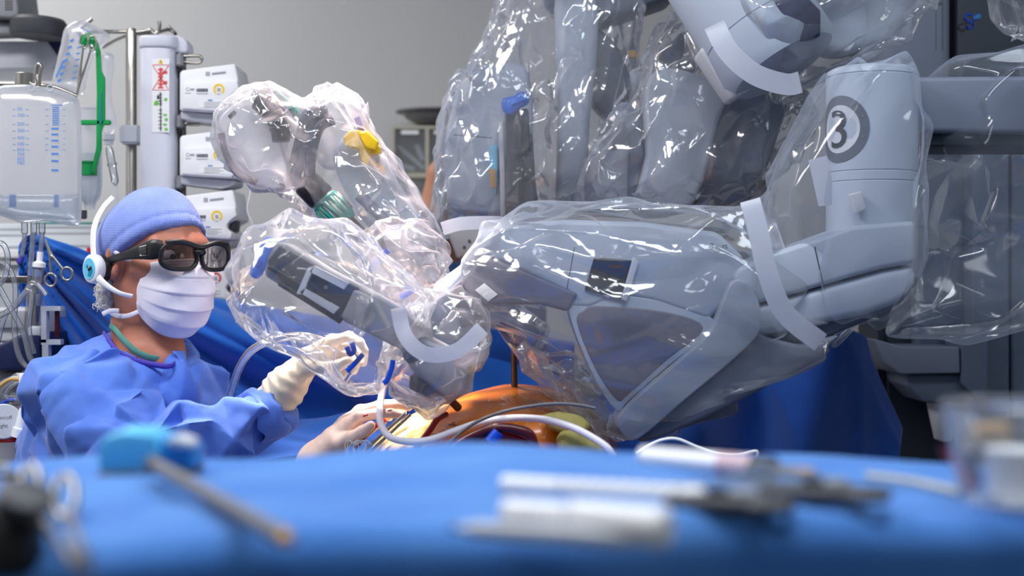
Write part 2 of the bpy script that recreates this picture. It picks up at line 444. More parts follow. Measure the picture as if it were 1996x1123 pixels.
M = {}
M['wall'] = mat('wall_paint', C(196, 197, 198), 0.75, noise=0.02, nscale=3, bump=0.05, bscale=300)
M['floor'] = mat('floor_vinyl', C(92, 98, 104), 0.45, noise=0.06, nscale=8)
M['ceil'] = mat('ceiling_paint', C(220, 222, 224), 0.8, noise=0.02)
M['steel'] = mat('brushed_steel', C(176, 172, 166), 0.28, 1.0, noise=0.05, nscale=60)
M['dsteel'] = mat('dark_steel', C(120, 118, 116), 0.35, 1.0, noise=0.06)
M['brass'] = mat('aged_port_metal', C(116, 88, 66), 0.35, 0.8, noise=0.1)
M['bluedk'] = mat('aqua_dark_plastic', C(40, 140, 206), 0.35, noise=0.03)
M['white'] = mat('white_plastic', C(238, 239, 242), 0.38, noise=0.015)
M['tower'] = mat('tower_plastic', C(214, 216, 228), 0.35, noise=0.015)
M['lgrey'] = mat('light_grey_plastic', C(196, 200, 208), 0.45, noise=0.02)
M['grey'] = mat('grey_plastic', C(140, 142, 148), 0.5, noise=0.03)
M['dgrey'] = mat('dark_grey_plastic', C(66, 68, 74), 0.5, noise=0.04)
M['black'] = mat('black_plastic', C(24, 25, 28), 0.35, noise=0.05)
M['blackgloss'] = mat('black_glossy', C(12, 13, 15), 0.06)
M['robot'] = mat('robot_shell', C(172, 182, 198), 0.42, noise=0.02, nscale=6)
M['robot2'] = mat('robot_shell_shadow_grey', C(116, 124, 142), 0.45, noise=0.02, nscale=6)  # grey shell parts; also carries painted shade of the lower link's side
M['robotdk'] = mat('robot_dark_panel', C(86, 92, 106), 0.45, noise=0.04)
M['mauve'] = mat('robot_underside_shade', C(104, 102, 116), 0.45, noise=0.03)  # shade on the arm's undersides put into the colour
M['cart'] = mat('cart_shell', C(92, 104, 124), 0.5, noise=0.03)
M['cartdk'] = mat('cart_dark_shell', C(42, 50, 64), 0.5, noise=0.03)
M['blue'] = mat('blue_plastic', C(40, 120, 235), 0.3, noise=0.03)
M['clearblue'] = mat('translucent_blue_plastic', C(60, 140, 255), 0.15, trans=0.45, noise=0.02)
M['royal'] = mat('royal_blue_rubber', C(22, 72, 190), 0.35, noise=0.03)
M['navy'] = mat('navy_plastic', C(24, 36, 78), 0.45, noise=0.03)
M['teal'] = mat('teal_plastic', C(16, 128, 116), 0.35, noise=0.03)
M['green'] = mat('green_plastic', C(8, 150, 76), 0.35, noise=0.04)
M['yellow'] = mat('yellow_plastic', C(232, 190, 20), 0.4, noise=0.04)
M['tan'] = mat('tan_plastic', C(196, 152, 84), 0.5, noise=0.05)
M['red'] = mat('red_plastic', C(206, 26, 32), 0.35, noise=0.04)
M['blood'] = mat('dark_red_tubing', C(140, 6, 26), 0.22, noise=0.08, nscale=40)
M['maroon'] = mat('maroon_tubing', C(74, 14, 22), 0.25, noise=0.15, nscale=40)
M['label'] = mat('label_paper', C(240, 240, 242), 0.6, noise=0.01)
M['ink'] = mat('ink_dark', C(44, 46, 52), 0.6, noise=0.02)
M['inkgrey'] = mat('ink_grey', C(150, 154, 164), 0.6, noise=0.02)
M['inkblue'] = mat('ink_blue', C(84, 134, 206), 0.6, noise=0.02)
M['inkred'] = mat('ink_red', C(222, 86, 84), 0.6, noise=0.02)
M['inkpink'] = mat('ink_pink', C(248, 214, 214), 0.6, noise=0.02)
M['inkgreen'] = mat('ink_green', C(104, 196, 70), 0.6, noise=0.02)
M['inkyellow'] = mat('ink_yellow', C(246, 208, 30), 0.55, noise=0.02)
M['aqua'] = mat('aqua_plate', C(100, 198, 238), 0.4, noise=0.02)
M['aquadk'] = mat('aqua_dark_ink', C(20, 130, 160), 0.4, noise=0.02)
M['cable'] = mat('grey_cable', C(104, 104, 110), 0.45, noise=0.03)
M['hose'] = mat('slate_hose', C(64, 72, 88), 0.45, noise=0.05)
M['wtube'] = mat('white_silicone', C(232, 228, 236), 0.25, sss=0.3, sub=(.6, .5, .6), noise=0.01)
M['glove'] = mat('latex_glove', C(222, 212, 190), 0.42, noise=0.04, nscale=25, bump=0.25, bscale=70, sss=0.15, sub=(.8, .5, .3))
M['glove2'] = mat('thin_glove_over_skin', C(238, 212, 198), 0.38, noise=0.05, nscale=30, bump=0.2, bscale=80, sss=0.2, sub=(.9, .4, .3))
M['skin'] = mat('skin', C(188, 122, 100), 0.48, noise=0.10, nscale=26, bump=0.25, bscale=160, sss=0.18, sub=(1, .35, .2))
M['skin2'] = mat('skin_far', C(190, 134, 104), 0.5, noise=0.05, nscale=30, sss=0.15)
M['hair'] = mat('grey_hair', C(226, 222, 218), 0.5, noise=0.2, nscale=90)
M['scrub'] = mat('scrub_cotton', C(84, 140, 128), 0.85, noise=0.05, nscale=60)
M['scrubb'] = mat('scrub_cotton_blue', C(60, 96, 150), 0.85, noise=0.05, nscale=60)
M['purple'] = mat('purple_binding', C(74, 60, 168), 0.75, noise=0.08, nscale=150)
M['mask'] = mat('mask_fleece', C(226, 222, 236), 0.85, noise=0.015, nscale=60, bump=0.15, bscale=500)
M['card'] = mat('carton', C(206, 212, 216), 0.7, noise=0.02)
M['cream'] = mat('cream_frame', C(188, 184, 168), 0.6, noise=0.03)
M['lens'] = None
M['bowl'] = mat('grey_bowl', C(128, 126, 128), 0.4, noise=0.04)
M['olive'] = mat('olive_pad', C(150, 142, 84), 0.8, noise=0.12, nscale=60, bump=0.5, bscale=160)
M['film'] = film('clear_drape_film', milk=0.10, milk_edge=0.42, bump=0.12, bscale=26)
M['film_pink'] = film('clear_drape_film_thin', milk=0.15, milk_edge=0.5, bscale=30, bump=0.15, milkcol=(.9, .88, .93))
M['film_smooth'] = film('clear_drape_film_taut', milk=0.09, milk_edge=0.3, bump=0.1, bscale=7, gloss=0.5, milkcol=(.72, .8, .95))
M['film_dull'] = film('dull_pouch_film', milk=0.4, milk_edge=0.3, bump=0.1, gloss=0.1, rough=0.4, milkcol=(.25, .3, .36))
M['film_rear'] = film('clear_drape_film_rear', milk=0.18, milk_edge=0.5, bump=0.15, bscale=26, milkcol=(.84, .86, .94))
M['film_milk'] = film('milky_film', milk=0.35, milk_edge=0.3, bump=0.3, bscale=18, gloss=0.8)
M['bagfilm'] = film('fluid_bag_film', milk=0.30, milk_edge=0.35, bump=0.12, bscale=9, gloss=0.8, rough=0.15)
M['fluid'] = film('clear_fluid', tint=(0.86, 0.91, 0.95), milk=0.12, milk_edge=0.15, bump=0.0, gloss=0.7)
M['cleartube'] = film('clear_tubing', tint=(0.93, 0.95, 0.97), milk=0.14, milk_edge=0.42, bump=0.0, gloss=1.6, rough=0.06)
M['strap'] = film('white_tape', milk=0.72, milk_edge=0.15, bump=0.08, bscale=12, gloss=0.4, rough=0.3, milkcol=(0.74, 0.77, 0.86))
M['lens'] = film('dark_lens', tint=(0.10, 0.085, 0.085), milk=0.02, milk_edge=0.0, bump=0.0, gloss=0.45, rough=0.03, milkcol=(.02, .02, .02))
M['lens_clear'] = film('side_lens', tint=(0.6, 0.6, 0.62), milk=0.02, milk_edge=0.0, bump=0.0, gloss=0.9, rough=0.03)

def weave(name, col, col2, scale, bumpd=0.0006, rough=0.8, sheen=0.25):
    """non-woven fabric with a fine embossed dot grid and a faint cloudiness"""
    m = bpy.data.materials.new(name); m.use_nodes = True; nt = m.node_tree; N = nt.nodes; L = nt.links; b = N['Principled BSDF']
    b.inputs['Roughness'].default_value = rough; b.inputs['Sheen Weight'].default_value = sheen; b.inputs['Specular IOR Level'].default_value = 0.25
    tc = N.new('ShaderNodeTexCoord'); w = [N.new('ShaderNodeTexWave') for _ in (0, 1)]
    for q, d in zip(w, ('X', 'Z')): q.bands_direction = d; q.inputs['Scale'].default_value = scale; L.new(tc.outputs['Object'], q.inputs['Vector'])
    mu = N.new('ShaderNodeMath'); mu.operation = 'MULTIPLY'; L.new(w[0].outputs['Fac'], mu.inputs[0]); L.new(w[1].outputs['Fac'], mu.inputs[1])
    nz = N.new('ShaderNodeTexNoise'); nz.inputs['Scale'].default_value = 9; nz.inputs['Detail'].default_value = 5; L.new(tc.outputs['Object'], nz.inputs['Vector'])
    a = N.new('ShaderNodeMath'); a.operation = 'MULTIPLY_ADD'; a.inputs[1].default_value = 0.22; L.new(mu.outputs[0], a.inputs[0]); L.new(nz.outputs['Fac'], a.inputs[2])
    r = N.new('ShaderNodeValToRGB'); r.color_ramp.elements[0].position = 0.3; r.color_ramp.elements[1].position = 0.95
    r.color_ramp.elements[0].color = col; r.color_ramp.elements[1].color = col2
    L.new(a.outputs[0], r.inputs[0]); L.new(r.outputs[0], b.inputs['Base Color'])
    bp = N.new('ShaderNodeBump'); bp.inputs['Strength'].default_value = 0.5; bp.inputs['Distance'].default_value = bumpd
    L.new(mu.outputs[0], bp.inputs['Height']); L.new(bp.outputs[0], b.inputs['Normal'])
    return m
M['gown'] = weave('gown_fabric', C(68, 108, 204), C(104, 144, 230), 150)
M['cap'] = weave('cap_fabric', C(112, 134, 214), C(162, 180, 240), 75)
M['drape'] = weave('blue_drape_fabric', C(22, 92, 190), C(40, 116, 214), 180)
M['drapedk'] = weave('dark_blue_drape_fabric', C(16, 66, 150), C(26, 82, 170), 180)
M['tablecloth'] = weave('blue_table_drape', C(48, 108, 186), C(84, 138, 202), 160, sheen=0.15)

# patient's chest: iodine orange, pale film side, fine hair
m = mat('painted_chest_skin', C(206, 120, 40), 0.3, sss=0.15, coat=0.25, bump=0.3, bscale=90); M['chest'] = m; m.node_tree.nodes['Principled BSDF'].inputs['Roughness'].default_value = .24
nt = m.node_tree; N = nt.nodes; L = nt.links; b = N['Principled BSDF']
tc = N.new('ShaderNodeTexCoord'); sx = N.new('ShaderNodeSeparateXYZ'); nz = N.new('ShaderNodeTexNoise'); nz.inputs['Scale'].default_value = 12; nz.inputs['Detail'].default_value = 6
L.new(tc.outputs['Object'], nz.inputs['Vector']); L.new(tc.outputs['Object'], sx.inputs[0])
a = N.new('ShaderNodeMath'); a.operation = 'MULTIPLY_ADD'; a.inputs[1].default_value = 0.12; L.new(nz.outputs['Fac'], a.inputs[0]); L.new(sx.outputs['X'], a.inputs[2])
mr = N.new('ShaderNodeMapRange'); mr.inputs['From Min'].default_value = -0.09; mr.inputs['From Max'].default_value = -0.045; L.new(a.outputs[0], mr.inputs['Value'])
mx = N.new('ShaderNodeMix'); mx.data_type = 'RGBA'; mx.inputs[6].default_value = C(226, 206, 140); mx.inputs[7].default_value = C(210, 120, 34)
L.new(mr.outputs['Result'], mx.inputs[0])
w = N.new('ShaderNodeTexNoise'); w.inputs['Scale'].default_value = 60; w.inputs['Detail'].default_value = 6; L.new(tc.outputs['Object'], w.inputs['Vector'])
m2 = N.new('ShaderNodeMix'); m2.data_type = 'RGBA'; m2.blend_type = 'MULTIPLY'; m2.inputs[0].default_value = 0.35; L.new(mx.outputs[2], m2.inputs[6]); L.new(w.outputs['Color'], m2.inputs[7])
L.new(m2.outputs[2], b.inputs['Base Color'])

# ------------------------------------------------------------------ the room
def struct(name, c, s, m):
    o = box(name, c, s, m, None, 0); o['kind'] = 'structure'; return o
struct('floor', (0.2, 1.2, -0.05), (6.0, 7.0, 0.1), M['floor'])
struct('ceiling', (0.2, 1.2, 2.95), (6.0, 7.0, 0.1), M['ceil'])
struct('wall_back', (0.2, 4.45, 1.45), (6.0, 0.1, 2.9), M['wall'])
struct('wall_left', (-2.75, 1.2, 1.45), (0.1, 6.4, 2.9), M['wall'])
struct('wall_right', (3.15, 1.2, 1.45), (0.1, 6.4, 2.9), M['wall'])
struct('wall_front', (0.2, -2.25, 1.45), (6.0, 0.1, 2.9), M['wall'])

# ================================================================== equipment behind the surgeon
# ---- infusion stand with four hooks
DP = 3.1
b = P(256, 560, DP)
t = thing('infusion_stand', (b[0], DP, 0), 'polished steel infusion pole with bent hooks at its top, beside the white pump tower', 'infusion stand')
r_ = 10.5 * DP / F_PX
lathe('pole', [(r_ * 1.15, 0.02), (r_ * 1.15, 0.9), (r_, 0.91), (r_, P(0, 62, DP)[2]), (r_ * 0.8, P(0, 56, DP)[2])], (b[0], DP, 0), (0, 0, 1), M['steel'], t, 24)
lathe('stand_base', [(0.24, 0.0), (0.24, 0.015), (0.10, 0.03), (0.03, 0.06)], (b[0], DP, 0), (0, 0, 1), M['dsteel'], t, 32)
for pts in ([(256, 62), (225, 62), (187, 62, DP - .03), (160, 68, DP - .06), (153, 60, DP - .07), (160, 52, DP - .07), (180, 37, DP - .07)],
            [(256, 64), (286, 60), (294, 58), (300, 66), (308, 62), (311, 50), (310, 41)],
            [(256, 66, DP + .01), (230, 76, DP + .08), (215, 84, DP + .12), (202, 92, DP + .16)],
            [(256, 66, DP + .01), (300, 64, DP + .10), (330, 58, DP + .16), (342, 66, DP + .16), (328, 52, DP + .18)]):
    tube('hook', PV(pts, DP), 0.0042, M['steel'], t, seg=8, smooth=5)
box('pole_clamp', P(257, 264, DP - .012), (38 * DP / F_PX, 0.05, 36 * DP / F_PX), M['lgrey'], t, 0.004)

# ---- pump tower
DT = 3.05; k = DT / F_PX
c = P(314, 300, DT)
t = thing('pump_tower', (c[0], DT, 0), 'tall white rounded pump column with an instruction sticker, steel bracket loops on its side', 'medical column')
prof = [(278, 92), (350, 92)]
def rounded(cx, w, dp, n=28, e=3.2):
    a = np.linspace(0, 2 * math.pi, n, endpoint=False)
    return np.c_[cx + w * np.sign(np.cos(a)) * np.abs(np.cos(a)) ** (2 / e), DT + dp * np.sign(np.sin(a)) * np.abs(np.sin(a)) ** (2 / e)]
q = rounded(c[0], 36 * k, 0.05)
z1 = P(0, 98, DT)[2]
from_bm('column', prism_bm(np.c_[q, np.full(len(q), 0.9)], (0, 0, z1 - 0.9), 0.003), M['tower'], t)
box('pole_mount', (c[0] - .058, DT + .03, 1.0), (0.05, 0.03, 0.05), M['grey'], t, 0.004)
q = rounded(c[0] + 2 * k, 40 * k, 0.055)
from_bm('column_cap', prism_bm(np.c_[q, np.full(len(q), z1 - 0.002)], (0, 0, 24 * k), 0.006), M['tower'], t)
from_bm('cap_lobe', prism_bm(PV([(300, 70), (345, 68), (360, 74), (366, 84), (366, 102), (352, 104), (300, 92)], DT - 0.03), (0, .06, 0), 0.008), M['tower'], t)
bx = P(353, 300, DT)
box('rail', (bx[0] + .002, DT, (P(0, 105, DT)[2] + P(0, 560, DT)[2]) / 2), (0.012, 0.03, 455 * k), M['dgrey'], t, 0.002)
for y in (116, 236, 354):
    h_ = tube('bracket_loop', PV([(354, y - 6), (378, y - 7), (390, y - 6), (393, y), (390, y + 6), (378, y + 7), (356, y + 5)], DT - .02), 0.0036, M['steel'], t, seg=8)
    box('rail_clip', P(352, y + 2, DT - .02), (12 * k, 0.03, 26 * k), M['grey'], t, 0.003)
    box('rail_clip', P(353, y + 22, DT - .02), (9 * k, 0.03, 14 * k), M['black'], t, 0.003)
# sticker
ds = DT - 0.0512
st = mk('sticker', *flat_vf(rect(296, 114, 330, 258), ds), M['label'], t, False)
ds -= 0.0008
def mark(name, m, *v): return mk(name, *join(*v), m, st, False)
mark('red_diagram', M['inkred'], flat_vf(rect(311, 132, 315.5, 172), ds), *[flat_vf(rect(308, y, 318, y + 3), ds - .0003) for y in range(134, 172, 7)],
     *[flat_vf(rect(318, y, 326, y + 6), ds) for y in (138, 158)],
     flat_vf([(297, 128), (298, 127), (329, 174), (328, 175)], ds), flat_vf([(328, 127), (329, 128), (298, 175), (297, 174)], ds), flat_vf(rect(297, 126, 329, 127), ds), flat_vf(rect(297, 175, 329, 176), ds))
mark('green_diagram', M['inkgreen'], flat_vf([(300, 200), (304, 195), (309, 198), (307, 206), (300, 205)], ds), *[flat_vf(catmull([(x, y - 3.5), (x + 3.5, y), (x, y + 3.5), (x - 3.5, y)], 4, True), ds) for x, y in ((323, 194), (324, 233), (324, 252))],
     *[flat_vf(rect(318, y, 325, y + 4), ds) for y in (222, 241)])
mark('black_diagram', M['ink'], flat_vf(rect(311.5, 180, 314, 208), ds), flat_vf(rect(312, 210, 314, 255), ds), *[flat_vf(rect(308, y, 316, y + 1.2), ds) for y in list(range(184, 206, 6)) + list(range(214, 254, 7))], flat_vf(rect(306, 186, 310, 193), ds))
mark('warning_triangle', M['inkyellow'], flat_vf([(313, 115), (318, 124), (308, 124)], ds))
mark('warning_bar', M['ink'], flat_vf([(312.4, 118), (313.6, 118), (313.6, 122.6), (312.4, 122.6)], ds - .0004))

# ---- infusion pumps on the tower
DU = 2.98
def make_pump():
    o = P(405, 230, DU)
    t = thing('infusion_pump', o, 'x', 'infusion pump', 'white infusion pumps racked on the tower')
    slab('housing', [(350, 142), (354, 137), (458, 124), (461, 138), (467, 170), (466, 182), (450, 190), (448, 200), (458, 206), (461, 212), (459, 222), (350, 215)], DU, 0.13, M['white'], t, 0.006)
    slab('front_panel', [(356, 164), (360, 160), (462, 156), (464, 166), (466, 174), (452, 184), (446, 192), (448, 200), (456, 206), (456, 214), (452, 219), (353, 212)], DU - 0.014, 0.014, M['white'], t, 0.003)
    slab('clear_cover', [(352, 217), (458, 225), (456, 234), (430, 241), (352, 232)], DU + 0.01, 0.10, M['lgrey'], t, 0.003)
    slab('latch', [(450, 187), (458, 183), (464, 184), (462, 206), (452, 202), (448, 195)], DU + .004, 0.05, M['dgrey'], t, 0.002)
    d = DU - 0.0148
    pl = mk('data_label', *flat_vf([(388, 193), (444, 196), (444, 212), (388, 209)], d), M['label'], t, False)
    mk('print', *join(*[flat_vf(rect(398, y, 436 - (i % 2) * 8, y + 1.1), d - .0004) for i, y in enumerate((199, 202, 205, 208))]), M['inkgrey'], pl, False)
    mk('print', *flat_vf(rect(405, 194.2, 414, 197), d - .0004), M['inkblue'], pl, False)
    r = random.Random(4); x = 383.0; bars = []
    while x < 405: w = r.choice((.7, 1.2, 1.8)); bars.append(flat_vf(rect(x, 172.5, x + w, 179), d)); x += w + r.choice((.6, 1.0))
    mk('barcode', *join(*bars), M['ink'], t, False)
    a = np.linspace(.5, 5.8, 12); ring = [(371 - 5 + 0 * a, 0)]
    pts = [(366 + 3.6 * math.cos(q), 174 + 3.6 * math.sin(q)) for q in a] + [(366 + 2.8 * math.cos(q), 174 + 2.8 * math.sin(q)) for q in a[::-1]]
    mk('ring_mark', *join(flat_vf(pts, d), flat_vf(rect(370, 172.6, 379, 174), d), flat_vf(rect(370, 175, 378, 176), d), flat_vf(rect(361, 181, 372, 182), d), flat_vf(rect(383, 182, 405, 183.2), d)), M['inkgrey'], t, False)
    a = np.linspace(2.2, 7.2, 22)
    dl = mk('dial_mark', *flat_vf([(426.5 + 11 * math.cos(q), 174 + 11 * math.sin(q)) for q in a] + [(426.5 + 7 * math.cos(q), 174 + 7 * math.sin(q)) for q in a[::-1]], d), M['inkyellow'], t, False)
    mk('print', *join(flat_vf(rect(423, 172, 430, 173), d - .0003), flat_vf(rect(423, 174.5, 430, 175.5), d - .0003), flat_vf(rect(424, 177, 429, 178), d - .0003), flat_vf(rect(423, 183, 430, 184), d - .0003)), M['inkgrey'], dl, False)
    mk('top_print', *join(*[flat_vf(rect(401 + (i % 3) * 3, 140 + (i // 3) * 3, 403 + (i % 3) * 3, 142 + (i // 3) * 3), DU - .001) for i in range(9)], flat_vf([(413, 142), (440, 139), (440, 143), (413, 146)], DU - .001)), M['inkgrey'], t, False)
    return t
pump = make_pump()
labels = ['topmost white infusion pump on the tower, with yellow dial print', 'white infusion pump with yellow dial print, second from the top of the rack',
          'white infusion pump on the tower just above the glasses and behind the blue cap', 'lowest white infusion pump, mostly hidden behind the black glasses, red dial print']
for i, (dy, dx) in enumerate(((0, 0), (127, 0), (246, -4), (366, -6))):
    o = pump if i == 0 else copy_tree(pump)
    o.location.z -= dy * DU / F_PX; o.location.x += dx * DU / F_PX; o['label'] = labels[i]
    if i == 3:
        for ch in o.children:
            if ch.name.startswith('dial_mark'): ch.data = ch.data.copy(); ch.data.materials[0] = M['inkred']; ch['label'] = 'red dial print'

o = tube('pump_line', PV([(452, 330), (478, 340), (488, 372), (482, 410), (492, 440), (470, 470)], 2.95), .0018, M['wtube'], None); tag(o, 'thin white line hanging from the pumps, in front of the grey wall', 'tube')
# ---- rail with hook holding the big bag
DB = 2.75
t = thing('bag_hanger', P(60, 160, DB + .02), 'steel rail end and hook carrying the large clear drainage bag', 'hanger')
tube('rail', PV([(-60, 164), (40, 164), (95, 168), (120, 175), (150, 188)], DB + .03), 0.0042, M['steel'], t)
lathe('rail_socket', [(0.019, 0), (0.019, .022), (0.016, .024)], P(48, 166, DB + .035), (0, 0, 1), M['steel'], t, 24)
tube('hook', PV([(76, 172), (77, 150), (80, 134), (77, 125), (72, 130), (70, 145), (74, 160), (68, 166), (58, 162)], DB), 0.004, M['steel'], t, seg=8)

def scale_marks(parent, d, cols, mat_):
    v = []
    for (x, ys, w) in cols:
        for y in ys: v.append(flat_vf(rect(x, y, x + w, y + 1.6), d))
    return mk('scale_marks', *join(*v), mat_, parent, False)
# ---- large front bag
t = thing('drainage_bag', P(75, 300, DB), 'large clear soft bag with blue volume scale hanging at the left edge', 'fluid bag')
mk('bag_body', *bag_vf([(-22, 200), (-6, 176), (10, 166), (60, 165), (78, 168), (110, 172), (146, 186), (157, 205), (158, 300), (157, 425), (150, 440), (120, 438), (98, 432), (66, 434), (40, 437), (8, 426), (-10, 418), (-22, 380)], DB, 0.032, 0.05, 0.005, seed=3, amps=((7, .004), (20, .0012)), sm=2), M['bagfilm'], t)
mk('fluid', *bag_vf([(-18, 378), (154, 378), (154, 424), (146, 434), (110, 434), (20, 424), (-10, 414)], DB, 0.022, 0.03, 0.006, seed=5, amps=(), sm=0), M['fluid'], t)
db = DB - 0.034
v = [text_vf(s, 33, y + 3, db, 7) for s, y in (('50', 213), ('100', 225), ('200', 242), ('300', 255), ('400', 269), ('500', 281), ('600', 292), ('700', 301), ('800', 310), ('900', 318))]
v += [flat_vf(rect(102, 208 + i * 4.2, 115, 210.4 + i * 4.2), db) for i in range(9)] + [flat_vf(rect(100, 204, 122, 206), db)]
v += [flat_vf(rect(100, y, 114, y + 4), db) for y in (249, 260, 272, 284, 298, 312, 330)] + [flat_vf(rect(18, 380, 31, 404), db + .012), flat_vf(rect(105, 380, 114, 404), db + .012)]
v += [flat_vf(rect(x, y, x + 6, y + 1), db) for y in (213, 225, 242, 255, 269, 281, 292) for x in (24, 50, 88, 122)]
mk('scale_print', *join(*v), M['inkblue'], t, False)['kind'] = 'stuff'
for x in (62, 98): mk('eyelet', *loop_vf(PV([(x + 6 * math.cos(a), 172 + 6 * math.sin(a)) for a in np.linspace(0, 6.28, 16, endpoint=False)], db), .0012), M['lgrey'], t)
for i, x in enumerate((48, 66, 82)):
    pt = lathe('outlet_port', [(.0065, 0), (.0065, .020), (.0045, .022), (.0045, .034)], P(x, 434, DB), (0, 0, -1), M['cleartube'], t, 16)
tube('outlet_tube', PV([(48, 455), (46, 480), (42, 500)], DB), .0045, M['cleartube'], t)
tube('outlet_tube', PV([(65, 452), (60, 520), (55, 600), (50, 660), (48, 730)], DB), .0055, M['cleartube'], t)
tube('outlet_tube', PV([(82, 452), (80, 480), (76, 520)], DB), .0045, M['cleartube'], t)
lathe('drip_chamber', [(.004, 0), (.011, .006), (.011, .072), (.0095, .075), (.0095, .118), (.003, .128)], P(76, 520, DB), (-.09, 0, -1), M['cleartube'], t, 20)
lathe('chamber_cap', [(.0125, 0), (.0125, .008), (.006, .012), (.006, .03)], P(76, 521, DB), (.09, 0, 1), M['white'], t, 20)
lathe('filter', [(.0085, 0), (.0085, .022)], P(73, 573, DB), (-.09, 0, -1), M['white'], t, 20)
tube('outlet_tube', PV([(67, 640), (68, 665), (74, 700), (80, 712)], DB), .0045, M['cleartube'], t)
tube('clamp_tube', PV([(43, 500), (38, 512), (34, 505)], DB), .004, M['purple'], t)

# ---- second bag with blue print hanging from the hook, tilted
DS = 3.0
t = thing('saline_bag', P(150, 120, DS), 'soft clear infusion bag with blue print hanging tilted beside the green holder', 'fluid bag', None)
mk('bag_body', *bag_vf([(122, 80), (130, 55), (150, 42), (170, 44), (205, 62), (214, 72), (200, 90), (180, 110), (170, 150), (162, 188), (130, 180), (100, 170), (108, 130)], DS, 0.025, 0.035, 0.005, seed=7, amps=((9, .004), (26, .002)), sm=2), M['bagfilm'], t)
db = DS - .03
v = [flat_vf([(136 - i * 4, 78 + i * 13), (144 - i * 4, 75 + i * 13), (144 - i * 4, 80 + i * 13), (136 - i * 4, 83 + i * 13)], db) for i in range(7)]
v += [flat_vf([(154 - i * 2, 68 + i * 12), (162 - i * 2, 66 + i * 12), (162 - i * 2, 69 + i * 12), (154 - i * 2, 71 + i * 12)], db) for i in range(8)]
v += [flat_vf([(108, 150), (122, 118), (125, 120), (111, 152)], db), flat_vf([(158, 54), (176, 62), (175, 64), (157, 56)], db)]
mk('blue_print', *join(*v), M['inkblue'], t, False)

# ---- green bottle holder
DG = 2.9
t = thing('bottle_holder', P(178, 200, DG), 'bright green plastic strap holder with a slot, hanging from the infusion pole', 'holder')
slab('strap', [(158, 66), (172, 63), (188, 78), (195, 100), (197, 138), (204, 152), (204, 236), (197, 256), (197, 290), (188, 322), (182, 338), (177, 336), (182, 310), (187, 286), (187, 252), (188, 180), (186, 100), (178, 84), (164, 90), (157, 84)], DG, 0.008, M['green'], t, 0.002)
slab('slot_rim', [(194, 180), (198, 178), (199, 236), (196, 246), (193, 240)], DG - .0015, 0.003, M['teal'], t, 0.0008)
box('crossbar', P(187, 239, DG + .004), (60 * DG / F_PX, 0.008, 10 * DG / F_PX), M['green'], t, 0.002)
lathe('ring_cup', [(.0195, 0), (.0185, .004), (.0165, .006), (.0165, .028), (.012, .029)], P(174, 315, DG + .02), (0, 0, -1), M['green'], t, 28)
for x, y in ((180, 84), (164, 80)): mk('hanging_ring', *loop_vf(PV([(x + 8 * math.cos(a), y + 14 * math.sin(a)) for a in np.linspace(0, 6.28, 20, endpoint=False)], DG - .01), .0018), M['steel'], t)
t = thing('infusion_bottle', P(174, 300, DG + .03), 'clear infusion bottle held upside down in the green ring cup', 'bottle')
lathe('bottle_body', [(.012, 0), (.024, .006), (.025, .02), (.025, .165), (.022, .185), (.012, .2), (.011, .214)], P(175, 206, DG + .04), (0, 0, -1), M['bagfilm'], t, 28)
lathe('bottle_fluid', [(.0225, 0), (.0225, .075), (.020, .092), (.010, .106)], P(175, 300, DG + .04), (0, 0, -1), M['fluid'], t, 24)
lathe('bottle_stopper', [(.007, 0), (.007, .016), (.004, .018)], P(163, 410, DG + .04), (0, 0, -1), M['dgrey'], t, 16)
# ---- drip bottle behind
t = thing('drip_bottle', P(212, 200, 3.02), 'narrow clear drip bottle with drip chamber and thin line hanging behind the green strap', 'bottle')
mk('bottle_body', *bag_vf([(198, 110), (210, 102), (222, 108), (221, 140), (215, 180), (226, 225), (227, 245), (220, 262), (204, 262), (196, 240), (200, 180)], 3.02, .018, .02, .004, seed=9, amps=((12, .002),), sm=2), M['bagfilm'], t)
lathe('bottle_neck', [(.0125, 0), (.0125, .012), (.009, .014), (.009, .022)], P(212, 262, 3.02), (0, 0, -1), M['lgrey'], t, 20)
lathe('drip_chamber', [(.006, 0), (.0085, .008), (.0085, .035), (.0105, .036), (.0105, .04), (.0085, .042), (.008, .075), (.003, .084)], P(212, 286, 3.02), (.18, 0, -1), M['cleartube'], t, 20)
tube('drip_line', PV([(227, 358), (229, 380), (231, 410), (234, 440)], 3.02), .0018, M['wtube'], t, seg=8)

# ---- scissors hung on the pole hook
def forceps(name, label, pA, pB, d, ringr, spread, mat_, ln_frac=.62):
    a, b2 = np.array(pA, float), np.array(pB, float); u = (b2 - a) / np.linalg.norm(b2 - a); n = np.array([-u[1], u[0]])
    t = thing(name, P(*a, d), label, 'surgical clamp'); L_ = np.linalg.norm(b2 - a); hinge = a + u * L_ * (1 - ln_frac)
    for s in (-1, 1):
        c = b2 + n * s * spread; e = c - unit(c - hinge) * ringr
        tube('arm', PV([a + n * s * .6, hinge - n * s * 1.2, hinge + n * s * 2, e], d + s * .002), [.0018, .0035, .0028, .0022], M[mat_], t, seg=8)
        mk('finger_ring', *loop_vf(PV([c + ringr * np.array([math.cos(q), 1.15 * math.sin(q)]) for q in np.linspace(0, 6.28, 24, endpoint=False)], d + s * .002), .0024), M[mat_], t)
    return lathe('hinge', [(.004, -.004), (.004, .004)], P(*hinge, d), (0, 1, 0), M[mat_], t, 16)
forceps('hanging_scissors', 'slim steel scissors hanging by its rings from the bag hook', (148, 192), (172, 84), 2.92, 7, 9, 'steel')
forceps('artery_clamp', 'steel ring-handled clamp pinned to the blue drape sheet behind the surgeon', (88, 467), (115, 540), 2.68, 11, 17, 'steel', .55)

